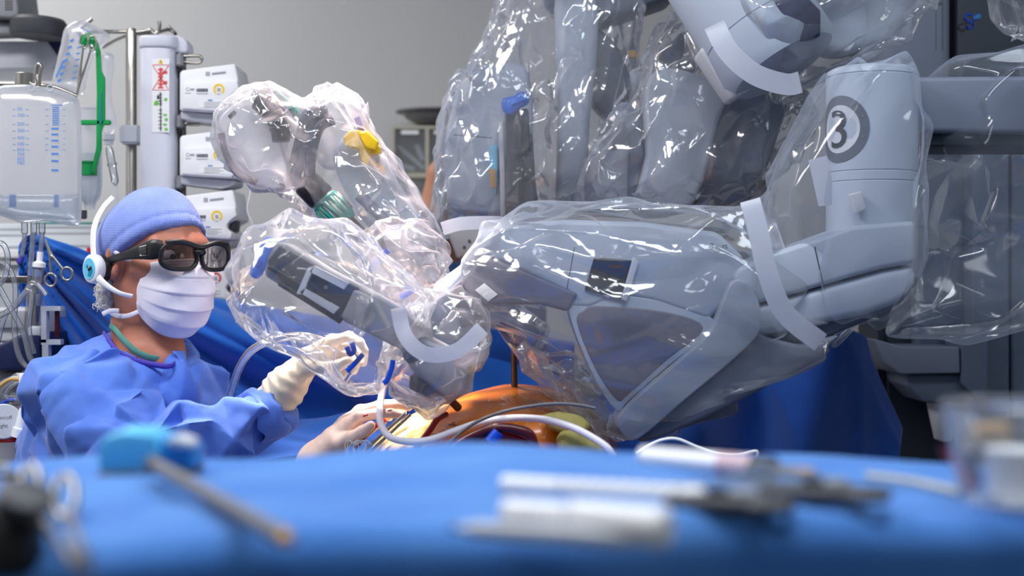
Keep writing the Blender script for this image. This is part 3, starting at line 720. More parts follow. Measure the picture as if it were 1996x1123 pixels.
# ---- wall counter with cartons
DW = 3.5
t = thing('wall_counter', P(60, 520, DW), 'white counter top carrying cartons behind the drape sheet', 'counter')
box('counter_top', P(20, 499, DW + .1), (0.72, 0.4, 0.02), M['white'], t)
box('counter_body', P(20, 760, DW + .12), (0.70, 0.36, 500 * DW / F_PX), M['lgrey'], t)
for i, (x0, y0, x1, y1, lab, st_) in enumerate(((-30, 436, 62, 492, 'pale carton at the far left end of the counter, lettered in grey', 0), (64, 432, 192, 490, 'wide pale carton with a green top edge on the counter', 1), (194, 438, 225, 490, 'small green-edged carton between the wide carton and the blue cap', 1))):
    t = thing('carton', P((x0 + x1) / 2, y1, DW), lab, 'box')
    slab('carton_body', rect(x0, y0, x1, y1), DW, .12, M['card'], t, .002)
    if st_: slab('stripe', rect(x0 + 1, y0 + 1, x1 - 1, y0 + 5), DW - .001, .002, M['teal'], t, 0)
    mk('print', *join(*[flat_vf(rect(x0 + 6, y, x1 - 6 - (y % 3) * 4, y + 3), DW - .0012) for y in (y0 + 10, y0 + 22)] + [flat_vf(rect((x0 + x1) / 2, y1 - 12, x1 - 4, y1 - 7), DW - .0012)]), M['inkgrey'], t, False)
t = thing('supply_tray', P(205, 490, 3.3), 'dark blue tray with a red end lying beside the cap on a pale ledge', 'tray')
slab('tray_body', rect(184, 480, 250, 494), 3.3, .08, M['navy'], t, .003); slab('red_end', rect(168, 482, 188, 493), 3.3, .07, M['red'], t, .003); slab('ledge', rect(165, 494, 255, 506), 3.29, .12, M['lgrey'], t, .002)

# ---- equipment arm top left
DM = 3.2
t = thing('ceiling_monitor', P(30, 60, DM), 'pale equipment shelf on a dark swivel arm at the top left corner', 'monitor')
slab('vent_box', [(-60, -60), (26, -60), (36, 22), (34, 36), (-60, 30)], DM, .15, M['grey'], t, .006)
gv = [flat_vf(rect(10 + i * 4, -8 + j * 5, 12.4 + i * 4, -5 + j * 5), DM - .001, .001) for i in range(4) for j in range(6)]
mk('vent_holes', *join(*gv), M['black'], t, False)
lathe('swivel_joint', [(.058, 0), (.062, .008), (.062, .034), (.056, .042)], P(74, 73, DM + .02), (0.05, 0.0, 1), M['dgrey'], t, 36)
slab('arm_bar', [(-60, 40), (40, 44), (40, 66), (-60, 70)], DM + .03, .06, M['grey'], t, .006)
slab('cable_end', [(86, 78), (112, 74), (118, 58), (126, 60), (126, 92), (112, 110), (96, 96)], DM + .1, .04, M['navy'], t, .004)
slab('shelf_panel', [(-60, 80), (90, 80), (112, 110), (104, 134), (-60, 134)], DM + .09, .2, M['lgrey'], t, .004)

# ---- clutter at the lower left: equipment rack, tubing, canister
DR = 2.7
t = thing('equipment_rack', P(60, 700, DR), 'grey equipment unit with a frame handle, dark blue drawer and monitor, left of the surgeon', 'equipment rack')
slab('upper_unit', rect(-40, 600, 72, 668), DR + .06, .2, M['lgrey'], t, .006)
slab('blue_drawer', [(-40, 690), (40, 652), (78, 648), (78, 722), (-40, 724)], DR + .02, .18, M['navy'], t, .006)
slab('rail', rect(-40, 538, 64, 552), DR + .05, .05, M['dsteel'], t, .002)
slab('support_post', rect(56, 552, 70, 760), DR + .04, .02, M['steel'], t, .004)
slab('post_clamp', rect(54, 636, 80, 656), DR + .02, .05, M['lgrey'], t, .004)
hb = bmesh.new(); hb.free()
fr = join(flat_vf([(80, 597), (118, 597), (118, 606), (80, 606)], DR, .02), flat_vf([(80, 606), (90, 606), (90, 668), (80, 668)], DR, .02), flat_vf([(80, 662), (118, 662), (118, 672), (80, 672)], DR, .02), flat_vf([(82, 672), (94, 672), (94, 760), (82, 760)], DR, .02))
mk('frame_handle', *fr, M['lgrey'], t, False)
slab('red_gauge', rect(106, 606, 114, 658), DR + .01, .01, M['maroon'], t, .002)
slab('control_plate', rect(-30, 606, 50, 640), DR + .052, .008, M['inkgrey'], t, .002)
slab('lower_body', rect(-60, 724, 78, 1000), DR + .1, .25, M['grey'], t, .01)
rng = random.Random(11)
cl = [[(-10, 690), (10, 615), (38, 590), (56, 560), (70, 552), (90, 575)], [(-10, 505), (15, 520), (30, 560), (28, 640), (40, 700), (72, 730)], [(-10, 620), (25, 600), (50, 570), (62, 575), (56, 640), (66, 690)], [(-10, 545), (20, 600), (46, 650), (60, 700), (80, 720), (70, 750)], [(-20, 480), (4, 475), (15, 500), (10, 540), (-10, 560)]]
t = thing('fluid_tubing', P(20, 600, 2.66), 'loose curved clear tubes hanging at the far left in front of the equipment rack', 'tubing')
for i, c_ in enumerate(cl): tube('tube', PV(c_, 2.67 - .012 * i), .0055, M['cleartube'], t, seg=10)
t = thing('tubing_coil', P(35, 760, 2.64), 'bundle of coiled clear tubes held by a white band, left of the blue gown', 'tubing')
for i in range(11):
    r1 = 30 + rng.uniform(-9, 9); r2 = 26 + rng.uniform(-12, 10); cx_, cy_ = 30 + rng.uniform(-6, 6), 762 + rng.uniform(-8, 10); ph = rng.uniform(-.5, .5)
    pts = [(cx_ + r1 * math.cos(a + ph) * 1.15, cy_ + r2 * math.sin(a)) for a in np.linspace(0, 6.28, 26, endpoint=False)]
    mk('tube', *loop_vf(PV(pts, 2.64 - .006 * i), .0042), M['cleartube'], t)
tube('lead', PV([(-10, 760), (20, 740), (50, 745), (66, 770), (50, 810)], 2.58), .003, M['tan'], t)
tube('lead', PV([(-6, 800), (12, 782), (30, 780)], 2.58), .004, M['royal'], t)
slab('band', rect(36, 728, 56, 752), 2.56, .07, M['label'], t, .003)
t = thing('suction_canister', P(20, 860, 2.6), 'clear lidded suction canister with a red ring below the coiled tubes', 'canister')
lathe('canister_body', [(.034, 0), (.036, .005), (.04, .11), (.042, .115)], P(18, 925, 2.6), (0, 0, 1), M['bagfilm'], t, 28)
lathe('red_ring', [(.043, 0), (.045, .003), (.043, .010), (.041, .010)], P(20, 858, 2.6), (0, 0, 1), M['red'], t, 28)
lathe('lid_plate', [(.030, 0), (.032, .004), (.030, .008)], P(8, 822, 2.56), (.25, -1, .1), M['lgrey'], t, 28)
mk('lid_print', *join(text_vf('on/off', -4, 818, 2.54, 8), text_vf('light', -4, 834, 2.54, 8)), M['ink'], t, False)
lathe('white_connector', [(.014, 0), (.014, .016), (.0105, .018), (.0105, .05), (.006, .055), (.004, .09)], P(36, 852, 2.56), (.25, 0, 1), M['white'], t, 20)

# ---- wall organiser with clear bins and a bowl on it
DO = 4.2
t = thing('bin_organiser', P(812, 345, DO), 'cream framed two-compartment bin holding packets, mounted on the back wall', 'storage bin')
fr = [flat_vf(rect(763, 245, 905, 251), DO, .14), flat_vf(rect(763, 337, 905, 346), DO, .14), flat_vf(rect(763, 251, 769, 337), DO, .14), flat_vf(rect(829, 251, 836, 337), DO, .14), flat_vf(rect(899, 251, 905, 337), DO, .14)]
mk('frame', *join(*fr), M['cream'], t, False)
slab('back_panel', rect(763, 245, 905, 346), DO + .12, .02, mat('bin_back', C(150, 140, 122), .6, noise=.05), t, 0)
box('wall_bracket', P(834, 295, DO + .17), (.12, .07, .1), M['cream'], t, 0)
for x in (769, 836): slab('clear_front', rect(x, 251, x + 62, 337), DO + .01, .002, M['cleartube'], t, 0)
slab('name_label', rect(782, 254, 816, 262), DO - .004, .001, M['label'], t, 0); slab('name_label', rect(846, 254, 862, 262), DO - .004, .001, M['label'], t, 0)
for i, (a, b2, lab, g) in enumerate((((775, 284), (826, 328), 'long clear packet leaning diagonally in the left bin', 4), ((778, 322), (808, 330), 'flat packet on the floor of the left bin', 5), ((812, 282), (824, 312), 'short upright packet at the right of the left bin', 5))):
    o = tube('packet', PV([a, b2], DO + .06), g * DO / F_PX, M['label'], None, seg=8, smooth=1, flat=(.5, (0, 1, 0))); tag(o, lab, 'packet', 'packets in the wall bin')
t = thing('kidney_bowl', P(840, 245, DO + .06), 'shallow grey metal bowl standing on top of the wall bin', 'bowl')
lathe('bowl', [(.05, 0), (.085, .02), (.095, .035), (.115, .037), (.115, .041), (.09, .04), (.08, .024), (.04, .008)], P(846, 244, DO + .07), (0, 0, 1), M['bowl'], t, 36)

# ================================================================== blue sheets behind the surgeon and patient
def lerp_poly(pts, U):
    p = np.asarray(pts, float); s = np.r_[0, np.cumsum(np.hypot(*np.diff(p[:, :2], axis=0).T))]; s /= s[-1]
    return np.stack([np.interp(U, s, p[:, i]) for i in range(p.shape[1])], -1)
def back_sheet(U, V):
    top = lerp_poly(catmull([(36, 480), (48, 462), (72, 456), (100, 466), (150, 482), (215, 512), (300, 560), (430, 582), (520, 598), (640, 618), (800, 636), (930, 640), (1030, 652), (1120, 668)], 6), U)
    x = top[..., 0]; yb = np.interp(x, [30, 700, 860, 1120], [960, 930, 790, 760]); y = top[..., 1] + (yb - top[..., 1]) * V
    ang = np.arctan2(y - 440, x - 50 + 40); rad = np.hypot(x - 50, y - 440)
    g = np.clip(rad / 260, 0, 1)
    wv = 0.046 * g * np.sin(ang * 19 + 0.6 * np.sin(rad / 90)) + 0.026 * g * np.abs(np.sin(ang * 31 + 1.2)) + 0.010 * np.sin(ang * 47 + rad / 120)
    d = 2.93 - wv + 0.02 * np.sin(x / 80)
    return np.stack([(x - CX) * d / F_PX, d, CAM_Z - (y - CY) * d / F_PX], -1)
o = sheet('drape_sheet', 170, 90, back_sheet, M['drape'], None, .0012)
tag(o, 'blue cloth sheet hung in diagonal folds behind the surgeon, gathered at its upper left corner', 'drape sheet')
def pat_sheet(U, V):
    x = 330 + 560 * U; d = 2.52 + 0.36 * V
    y = 905 - 15 * U - 62 * V - 26 * V * U + 10 * np.sin(x / 55 + 3 * V) * (1 - V)
    q = 6 * np.abs(np.sin((x * .28 + y * .9) / 44.0)) + 10 * np.exp(-((x * .31 + y - 1030) / 9.0) ** 2); y = y - q
    return np.stack([(x - CX) * d / F_PX, d, CAM_Z - (y - CY) * d / F_PX], -1)
o = sheet('patient_sheet', 110, 60, pat_sheet, M['drape'], None, .0012)
tag(o, 'blue cloth sheet spread low over the operating table between surgeon and patient', 'drape sheet')
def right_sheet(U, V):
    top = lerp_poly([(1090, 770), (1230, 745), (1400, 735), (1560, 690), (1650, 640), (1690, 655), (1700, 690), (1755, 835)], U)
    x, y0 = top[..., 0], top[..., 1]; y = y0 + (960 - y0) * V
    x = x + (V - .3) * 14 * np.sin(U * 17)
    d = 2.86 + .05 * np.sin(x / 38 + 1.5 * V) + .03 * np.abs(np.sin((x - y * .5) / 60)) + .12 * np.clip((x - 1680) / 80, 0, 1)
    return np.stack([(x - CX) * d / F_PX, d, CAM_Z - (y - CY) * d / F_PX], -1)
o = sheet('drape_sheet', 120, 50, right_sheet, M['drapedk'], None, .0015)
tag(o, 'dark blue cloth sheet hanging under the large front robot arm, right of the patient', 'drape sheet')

# ================================================================== operating table and patient
t = thing('operating_table', (0, 2.4, 0), 'operating table under the patient and the blue sheets', 'operating table')
box('table_top', (0, 2.35, .692), (.55, 1.5, .10), M['dgrey'], t, .02)
box('pedestal', (0, 2.35, .36), (.25, .35, .60), M['steel'], t, .01); box('pedestal_base', (0, 2.35, .03), (.5, .9, .06), M['dgrey'], t, .02)
def chest(p):
    d = smin(s_ell(p, (0.012, 2.50, .895), (.175, .21, .136)), s_ell(p, (-.105, 2.46, .878), (.15, .19, .115)), .05)
    d = smin(d, s_ell(p, (.0, 2.2, .838), (.16, .30, .085)), .05)
    d = smin(d, s_cap(p, (0, 2.6, .86), (0, 2.9, .86), .075, .055), .05)
    d = smin(d, s_ell(p, (0, 3.0, .87), (.075, .095, .095)), .02)
    for s in (-1, 1): d = smin(d, s_chain(p, [(.12 * s, 2.66, .86), (.2 * s, 2.62, .82), (.21 * s, 2.3, .80)], [.06, .045, .035], .02), .03)
    for s in (-1, 1): d = smin(d, s_chain(p, [(.09 * s, 1.95, .84), (.10 * s, 1.65, .835)], [.085, .075], .02), .03)
    d = smin(d, s_ell(p, (.055, 2.36, .955), (.07, .06, .04)), .03)
    return d
v, f = sdf_vf(chest, (-.30, 1.52, .66), (.30, 3.12, 1.08), .0085)
n = vnormals(v, f); v = v + n * (.003 * crumple(v, 91, 14, 6) )[:, None]
t = thing('person', (0, 2.4, .75), 'patient lying under the robot, chest bared and painted orange', 'person')
mk('body', v, f, M['chest'], t)
def proj(fn, p, it=12):
    p = np.asarray(p, float).copy(); e = 1e-4
    for _ in range(it):
        d = fn(p); g = np.stack([(fn(p + np.eye(3)[i] * e) - fn(p - np.eye(3)[i] * e)) / (2 * e) for i in range(3)], -1)
        p -= g * (d / (np.sum(g * g, -1) + 1e-9))[:, None]
    return p
r = np.random.RandomState(5); hs = []
for i in range(260):      # chest hair
    b0 = np.array([r.uniform(-.16, .10), r.uniform(2.30, 2.42), r.uniform(.94, 1.03)]); b0 = proj(chest, b0[None])[0]
    g = unit(np.array([r.uniform(-.6, .6), -.35, r.uniform(-1, .2)])); L_ = r.uniform(.010, .024)
    pp = proj(chest, np.array([b0, b0 + g * L_ * .5, b0 + g * L_]), 4); pp[:, 1] -= .0008
    hs.append(tube_vf(pp, .00035, 3, 1))
o = mk('chest_hair', *join(*hs), M['hair'], t); o['kind'] = 'stuff'
def low_sheet(U, V):
    x = -.36 + .72 * U; y = 1.50 + .70 * V
    z = np.maximum(.765, .905 + .022 * np.sqrt(np.clip(1 - (x / .20) ** 2, 0, 1)) - .9 * np.clip(np.abs(x) - .19, 0, 1)) + .004 * np.sin(x * 31 + y * 17) + .003 * np.sin(y * 40 - x * 20)
    z = np.where(np.abs(x) > .30, z - 3 * (np.abs(x) - .30), z)
    return np.stack([x, y, z], -1)
o = sheet('patient_sheet', 70, 60, low_sheet, M['drape'], None, .0012)
tag(o, "blue cloth sheet over the patient's lower body, mostly hidden behind the instrument table", 'drape sheet')
# steel ports through the skin
o = tube('instrument_port', [P(850, 752, 2.27), P(893, 795, 2.335)], .0068, M['brass'], None, smooth=1, seg=16); tag(o, 'short brown metal port entering the orange skin at a slant', 'port')
o = tube('instrument_port', [P(1001, 640, 2.47), P(1003, 760, 2.47)], .0055, M['brass'], None, smooth=1, seg=16); tag(o, 'upright brown metal port tube standing in the far side of the chest', 'port')
v = [tube_vf(proj(chest, np.array([P(893 + 14 * math.cos(a), 797 + 12 * math.sin(a), 2.33), P(893 + 28 * math.cos(a + .2), 797 + 22 * math.sin(a + .2), 2.33)]), 8), .0014, 5, 1) for a in np.linspace(0, 6, 11)]
o = mk('blood_stain', *join(*v), M['maroon'], t); o['kind'] = 'stuff'
W = lambda pts, d: PV(pts, d)
o = tube('drain_tube', W([(750, 740, 2.33), (741, 790, 2.30), (742, 825, 2.27), (760, 852, 2.25), (800, 861, 2.24), (840, 857, 2.24), (885, 841, 2.24), (940, 823, 2.24), (1000, 815, 2.23), (1060, 818, 2.23), (1110, 831, 2.22), (1150, 850, 2.21), (1185, 874, 2.2), (1200, 900, 2.2)], 2.25), .0058, M['wtube'], None, seg=14); tag(o, 'thick white flexible tube looping in front of the orange chest', 'tube')
o = tube('cable', W([(1160, 796), (1130, 790), (1090, 787), (1040, 791), (980, 803), (930, 822), (895, 846), (872, 870), (855, 900)], 2.21), .0028, M['cable'], None); tag(o, 'thin grey cable curving across the orange chest', 'cable')
o = tube('blood_tube', W([(869, 808, 2.31), (852, 818), (840, 836), (822, 860), (808, 880), (800, 905)], 2.27), .005, M['blood'], None); tag(o, 'single bright red tube left of the brown port', 'tube')
t = thing('blood_line', P(960, 880, 2.17), 'bundle of dark red blood tubes taped with blue, low in front of the chest', 'tubing')
for i, pts in enumerate(([(850, 900), (890, 868), (930, 846), (970, 834), (1010, 838), (1036, 852), (1045, 900)], [(880, 900), (920, 866), (960, 850), (1000, 852), (1030, 870), (1040, 905)], [(900, 905), (950, 866), (990, 866), (1030, 885)])):
    tube('blood_tube', W(pts, 2.16 + .014 * i), .0075, M['maroon' if i == 0 else 'blood'], t, seg=12)
tube('blue_tape', W([(955, 862), (972, 842)], 2.155), .0095, M['royal'], t, smooth=1, seg=12)
o = tube('blood_tube', W([(690, 872, 2.3), (712, 848, 2.31), (735, 830, 2.34), (748, 822, 2.36)], 2.3), .006, M['blood'], None); tag(o, 'short red tube beside the gloved hand at the left of the wound', 'tube')
t = thing('retractor', P(750, 840, 2.3), 'steel retractor bars slanting over the pale side of the chest', 'retractor')
for i, (a, b2) in enumerate((((704, 884), (790, 806)), ((716, 886), (800, 808)))): tube('bar', W([a, b2], 2.29 + .012 * i), .0028, M['steel'], t, smooth=1)
r = random.Random(3); v = []
for i in range(9):
    x = 676 + i * 4; v.append(tube_vf(W([(x + r.uniform(-8, 8), 895), (x + r.uniform(-9, 9), 872), (x + r.uniform(-2, 14), 858), (x + r.uniform(0, 20), 868)], 2.27), .0006, 5, 4))
o = mk('suture_threads', *join(*v), M['label'], None); tag(o, 'fine loose white suture threads below the bare gloved hand', 'suture', None, 'stuff')
for i, (pts, d, lab) in enumerate((([(1050, 812), (1090, 800), (1130, 812), (1150, 830), (1140, 850), (1100, 846), (1070, 838)], 2.28, 'olive green gauze pad lying on the right side of the orange chest'), ([(1084, 858), (1095, 842), (1130, 838), (1160, 850), (1182, 872), (1176, 905), (1090, 900)], 2.25, 'crumpled olive pad lowest at the right of the chest, above the table edge'))):
    o = mk('gauze_pad', *bag_vf(pts, d, .02, .02, .004, seed=60 + i, amps=((30, .004), (70, .002)), tilt=(0, .3)), M['olive'], None); tag(o, lab, 'pad')
o = tube('thin_wire', W([(1240, 884), (1262, 870), (1290, 858), (1320, 856), (1360, 872), (1400, 884), (1440, 886), (1475, 880), (1470, 900)], 2.15), .0026, M['white'], None); tag(o, 'thin white wire curling beyond the far table edge, under the front arm', 'wire')

# ================================================================== surgeon
H0 = P(307, 505, 2.5); yaw, pit = math.radians(42), math.radians(4)
Fv = np.array([math.cos(pit) * math.cos(yaw), -math.cos(pit) * math.sin(yaw), -math.sin(pit)])
Lv = np.array([math.sin(yaw), math.cos(yaw), 0]); Uv = np.cross(Fv, Lv)
def hl(p):
    p = np.asarray(p, float); return H0 + p[..., 0:1] * Fv + p[..., 1:2] * Lv + p[..., 2:3] * Uv
def to_l(p): q = p - H0; return np.stack([q @ Fv, q @ Lv, q @ Uv], -1)
NB = P(292, 700, 2.50)
def head_sdf(p):
    q = to_l(p); m = q * np.array([1, 1, 1.0]); a = m.copy(); a[..., 1] = np.abs(a[..., 1])
    d = s_ell(q, (-.012, 0, .03), (.098, .076, .086))
    d = smin(d, s_ell(q, (.026, 0, -.035), (.066, .060, .082)), .03)
    d = smin(d, s_cap(a, (-.012, .050, -.045), (.058, .016, -.098), .020, .020), .03)
    d = smin(d, s_ell(q, (.064, 0, -.097), (.026, .024, .020)), .02)
    d = smin(d, s_cap(a, (.080, .012, .030), (.066, .046, .030), .013, .012), .015)
    d = smin(d, s_cap(a, (.070, .040, -.022), (.035, .062, -.012), .016, .012), .025)
    d = np.maximum(d, -s_ell(a, (.098, .033, .009), (.020, .017, .013)))
    d = smin(d, s_chain(q, [(.088, 0, .012), (.100, 0, -.010), (.110, 0, -.034)], [.009, .010, .0115], .01), .012)
    d = smin(d, s_cap(a, (.096, .0, -.037), (.093, .012, -.037), .010, .008), .008)
    d = smin(d, s_cap(a, (.087, 0, -.060), (.078, .022, -.063), .0085, .006), .006)
    d = smin(d, s_cap(a, (.086, 0, -.072), (.078, .019, -.070), .0085, .006), .006)
    ear = np.maximum(s_ell(a, (-.014, .080, -.006), (.021, .010, .034)), -s_ell(a, (-.008, .092, -.004), (.012, .010, .020)))
    d = smin(d, ear, .006)
    n0 = hl((-.028, 0, -.07)); d = smin(d, s_chain(p, [n0, hl((-.030, 0, -.12)), NB], [.054, .055, .064], .02), .03)
    for s in (-1, 1):   # neck muscles
        d = smin(d, s_cap(p, hl((-.03, .045 * s, -.06)), NB + Fv * .05 + Lv * .012 * s, .014, .016), .02)
    # upper chest inside the gown
    d = smin(d, s_cap(p, NB - np.array([0, 0, .07]), P(250, 860, 2.54), .055, .10), .03)
    return d
t = thing('person', (H0[0], 2.5, 0.02), 'surgeon in a blue gown and cap, masked and wearing dark glasses, reaching right', 'person')
surgeon = t
v, f = sdf_vf(head_sdf, P(175, 0, 2.5)[[0]].tolist() + [2.33, .98], [P(430, 0, 2.5)[0], 2.68, 1.40], .0038)
mk('body', v, f, M['skin'], t)
for s in (-1, 1):
    e = lathe('eye', [(.0001, -.0118), (.006, -.0102), (.0105, -.0055), (.0118, 0), (.0105, .0055), (.006, .0102), (.0001, .0118)], hl((.081, .032 * s, .009)), Fv, M['label'], t, 20)
    lathe('iris', [(.0001, .0), (.0055, .0), (.0055, .0012), (.0001, .0014)], hl((.0916, .032 * s, .008)), Fv, M['ink'], e, 16)
# wrinkles on the brow are part of skin; cap
def cap_sdf(p):
    q = to_l(p); d = s_ell(q, (-.016, 0, .034), (.109, .088, .097))
    d = smin(d, s_ell(q, (-.055, 0, .0), (.065, .074, .075)), .03)
    cut = (q[..., 0] * -.60 + (.022 - q[..., 2]) ) / 1.17 + .0   # hairline plane, low at the nape and high at the brow
    return np.maximum(d, cut + .012 * 0 - .0 + 0 * d + .012 * np.abs(q[..., 1]) - .0)
def cap_cut(q): return ((q[..., 0] * .72 - q[..., 2]) + .010 - .9 * np.clip(-.045 - q[..., 0], 0, 1)) / 1.2
def cap_fn(p):
    q = to_l(p); d = s_ell(q, (-.016, 0, .034), (.106, .087, .083))
    d = smin(d, s_ell(q, (-.005, 0, .064), (.06, .05, .050)), .03)
    d = smin(d, s_ell(q, (-.060, 0, .0), (.058, .070, .078)), .03)
    return np.maximum(d, cap_cut(q))
v, f = sdf_vf(cap_fn, [P(175, 0, 2.5)[0], 2.36, 1.13], [P(430, 0, 2.5)[0], 2.64, 1.42], .0034)
n = vnormals(v, f); q = to_l(v); ct = cap_cut(q)
pl = np.arctan2(q[:, 1], q[:, 0] + .02); edge = np.exp(-((ct + .008) / .022) ** 2)
v = v + n * (.0008 * edge * np.sin(pl * 30) + .009 * crumple(v, 17, 11, 4, warp=.2) + .005 * cells(v, 18, 15) - .002 * np.exp(-((ct + .016) / .004) ** 2))[:, None]
cp = mk('surgical_cap', v, f, M['cap'], t); cp['label'] = 'lilac blue bouffant cap'
# grey curls at the nape
r = np.random.RandomState(2); hs = []
v, f = sdf_vf(lambda p: smin(s_ell(to_l(p), (-.066, -.055, -.062), (.020, .020, .034)), s_ell(to_l(p), (-.052, -.064, -.045), (.016, .014, .022)), .01), hl((-.066, -.055, -.06)) - .06, hl((-.066, -.055, -.06)) + .06, .0026)
n = vnormals(v, f); hb = (v + n * (.005 * cells(v, 3, 130))[:, None], f)
for i in range(230):
    c0 = np.array([-.062 + r.uniform(-.022, .022), -.058 + r.uniform(-.016, .014), -.058 + r.uniform(-.034, .022)]); a = np.linspace(0, 5.5, 12); R_ = r.uniform(.003, .007); ax = unit(r.randn(3)); N_ = unit(np.cross(ax, r.randn(3))); B_ = np.cross(ax, N_)
    pts = c0 + R_ * (np.cos(a)[:, None] * N_ + np.sin(a)[:, None] * B_) + ax * a[:, None] * .0012
    hs.append(tube_vf(hl(pts), .0007, 4, 1))
o = mk('hair', *join(hb, *hs), M['hair'], t)
# mask: pleated sheet over nose, cheeks and chin
def mask_fn(U, V):
    s = U * 2 - 1; u = .006 - .014 * s * s - (.138 - .055 * s * s) * V
    ff = np.interp(V, [0, .10, .25, .45, .65, .85, 1.0], [.106, .117, .127, .129, .124, .108, .080])
    fe = np.interp(V, [0, .5, 1.0], [.052, .042, .034]); le = np.interp(V, [0, .4, .8, 1], [.060, .066, .064, .056])
    a = s * math.pi / 2
    c = np.abs(np.cos(a)) ** .92; l = le * np.sign(s) * np.abs(np.sin(a)) ** .95
    fd = fe + (ff - fe) * c
    pl = .0042 * (((V * 4.6) % 1.0) - .5) * (np.abs(s) < .93) * (V > .12) * (V < .96)
    nb = -.006 * np.exp(-(s / .55) ** 2) * 0
    fd = fd + pl + .0015 * np.sin(s * 9 + V * 14) + nb
    return hl(np.stack([fd, l, u], -1))
mo = sheet('face_mask', 90, 80, mask_fn, M['mask'], t, .0016); mo['label'] = 'pleated white lilac surgical mask'
for s in (-1, 1):
    tube('mask_tie', hl([(.052, .060 * s, -.008), (.02, .080 * s, .002), (-.012, .086 * s, .016), (-.05, .080 * s, .03)]), .0042, M['mask'], mo, flat=(.3, Lv), seg=8)
    tube('mask_tie', hl([(.036, .056 * s, -.088), (.015, .066 * s, -.098), (-.02, .066 * s, -.100), (-.055, .060 * s, -.095)]), .0042, M['mask'], mo, flat=(.3, Lv), seg=8)
tube('mask_tie', PV([(232, 606), (215, 606), (200, 613)], 2.45), .0040, M['mask'], mo, flat=(.3, (0, 1, 0)), seg=8)
for k_ in (.025, .055):
    hh = []
    for i in range(46):
        U_ = np.array([.06 + .88 * i / 46, .06 + .88 * (i + .55) / 46]); pq = mask_fn(U_, np.full(2, k_)) + Fv * .0014; hh.append(tube_vf(pq, .0004, 4, 1))
    mk('seam', *join(*hh), M['inkgrey'], mo)['kind'] = 'stuff'

# ---- gown
NEAR, FAR = P(148, 768, 2.42), P(388, 792, 2.67)
EL, WR = P(292, 935, 2.33), P(527, 806, 2.385)
def gown_base(p):
    d = s_cap(p, P(215, 880, 2.54), P(230, 1230, 2.52), .158, .185)
    d = smin(d, s_ell(p, P(290, 850, 2.55), (.16, .13, .16)), .06)
    d = smin(d, s_ell(p, P(295, 748, 2.50), (.110, .105, .075)), .04)
    d = smin(d, s_cap(p, P(222, 712, 2.52), NEAR, .056, .076), .05)
    d = smin(d, s_cap(p, P(335, 742, 2.55), FAR, .052, .060), .05)
    d = smin(d, s_cap(p, P(230, 1230, 2.52), (P(230, 0, 2.5)[0], 2.5, .14), .185, .22), .05)
    arm = s_chain(p, [NEAR, P(212, 838, 2.36), EL], [.077, .076, .070], .03)
    d = smin(d, arm, .03)
    fa = s_chain(p, [EL, P(385, 872, 2.34), P(450, 838, 2.365), WR], [.066, .062, .054, .043], .02)
    d = smin(d, fa, .012)
    la = s_chain(p, [FAR, P(470, 1000, 2.64), P(585, 960, 2.40)], [.062, .055, .040], .02)
    return smin(d, la, .025)
def gown_sdf(p):
    d = gown_base(p)
    d = np.maximum(d, -s_cap(p, P(302, 540, 2.46), P(292, 652, 2.49), .078, .066))
    d = np.maximum(d, .05 - (p[..., 2] ))        # hem
    e = P(527, 806, 2.385); ax = unit(P(527, 806, 2.385) - P(450, 838, 2.365))
    return d
H_ = .048
v, f = sdf_vf(gown_sdf, [-.92, 2.16, .03], [-.28, 2.82, 1.18], H_)
v, f = facet(v, f, H_, 33, .40, .22, 4, 2)
sn = lambda p: s_cap(p, P(302, 540, 2.46), P(292, 652, 2.49), .078, .066)
nk = np.clip(sn(v) / .045, 0, 1); v = v + (proj(gown_sdf, v, 5) - v) * (1 - nk)[:, None]
wr1 = crumple(v, 35, 9, 5, along=unit(np.array([.6, 0, -1.0])), stretch=.4, warp=.3)
v = v + tnormals(v, f) * (nk * (.012 * wr1 + .0045 * crumple(v, 36, 24, 4, warp=.2) + .0016 * crumple(v, 37, 60, 4)))[:, None]
gw = mk('surgical_gown', v, f, M['gown'], t); gw['label'] = 'blue surgical gown'
nl = proj(lambda p: gown_sdf(p), PV([(200, 640, 2.53), (210, 648, 2.46), (232, 668, 2.42), (262, 693, 2.41), (300, 708, 2.41), (335, 710, 2.42), (358, 698, 2.48), (350, 690, 2.56), (290, 650, 2.62), (225, 636, 2.60)], 2.5), 8)
mk('neck_binding', *loop_vf(catmull(nl, 6, True), (.0048, .0030), 8), M['purple'], gw)['label'] = 'purple neck binding'
sc_ = PV([(218, 634, 2.52), (224, 642, 2.455), (242, 664, 2.43), (270, 688, 2.425), (308, 700, 2.44), (340, 696, 2.48), (335, 676, 2.55), (270, 640, 2.58)], 2.5)
mk('scrub_collar', *loop_vf(catmull(sc_, 6, True), (.0055, .0022), 8), M['scrub'], t)['label'] = 'green shirt collar'
# sleeve cuff end
ax = unit(WR - P(450, 838, 2.365))
cf = lathe_vf([(.041, -.03), (.044, -.005), (.046, .008), (.0445, .016), (.040, .016), (.038, 0), (.037, -.02)], WR, ax, 48, False)
cv = cf[0] + .0035 * crumple(cf[0], 44, 30, 5)[:, None] * ax; cv += .004 * np.sin(np.arange(len(cv)) % 48 * .9)[:, None] * ax
mk('cuff', cv, cf[1], M['gown'], gw)
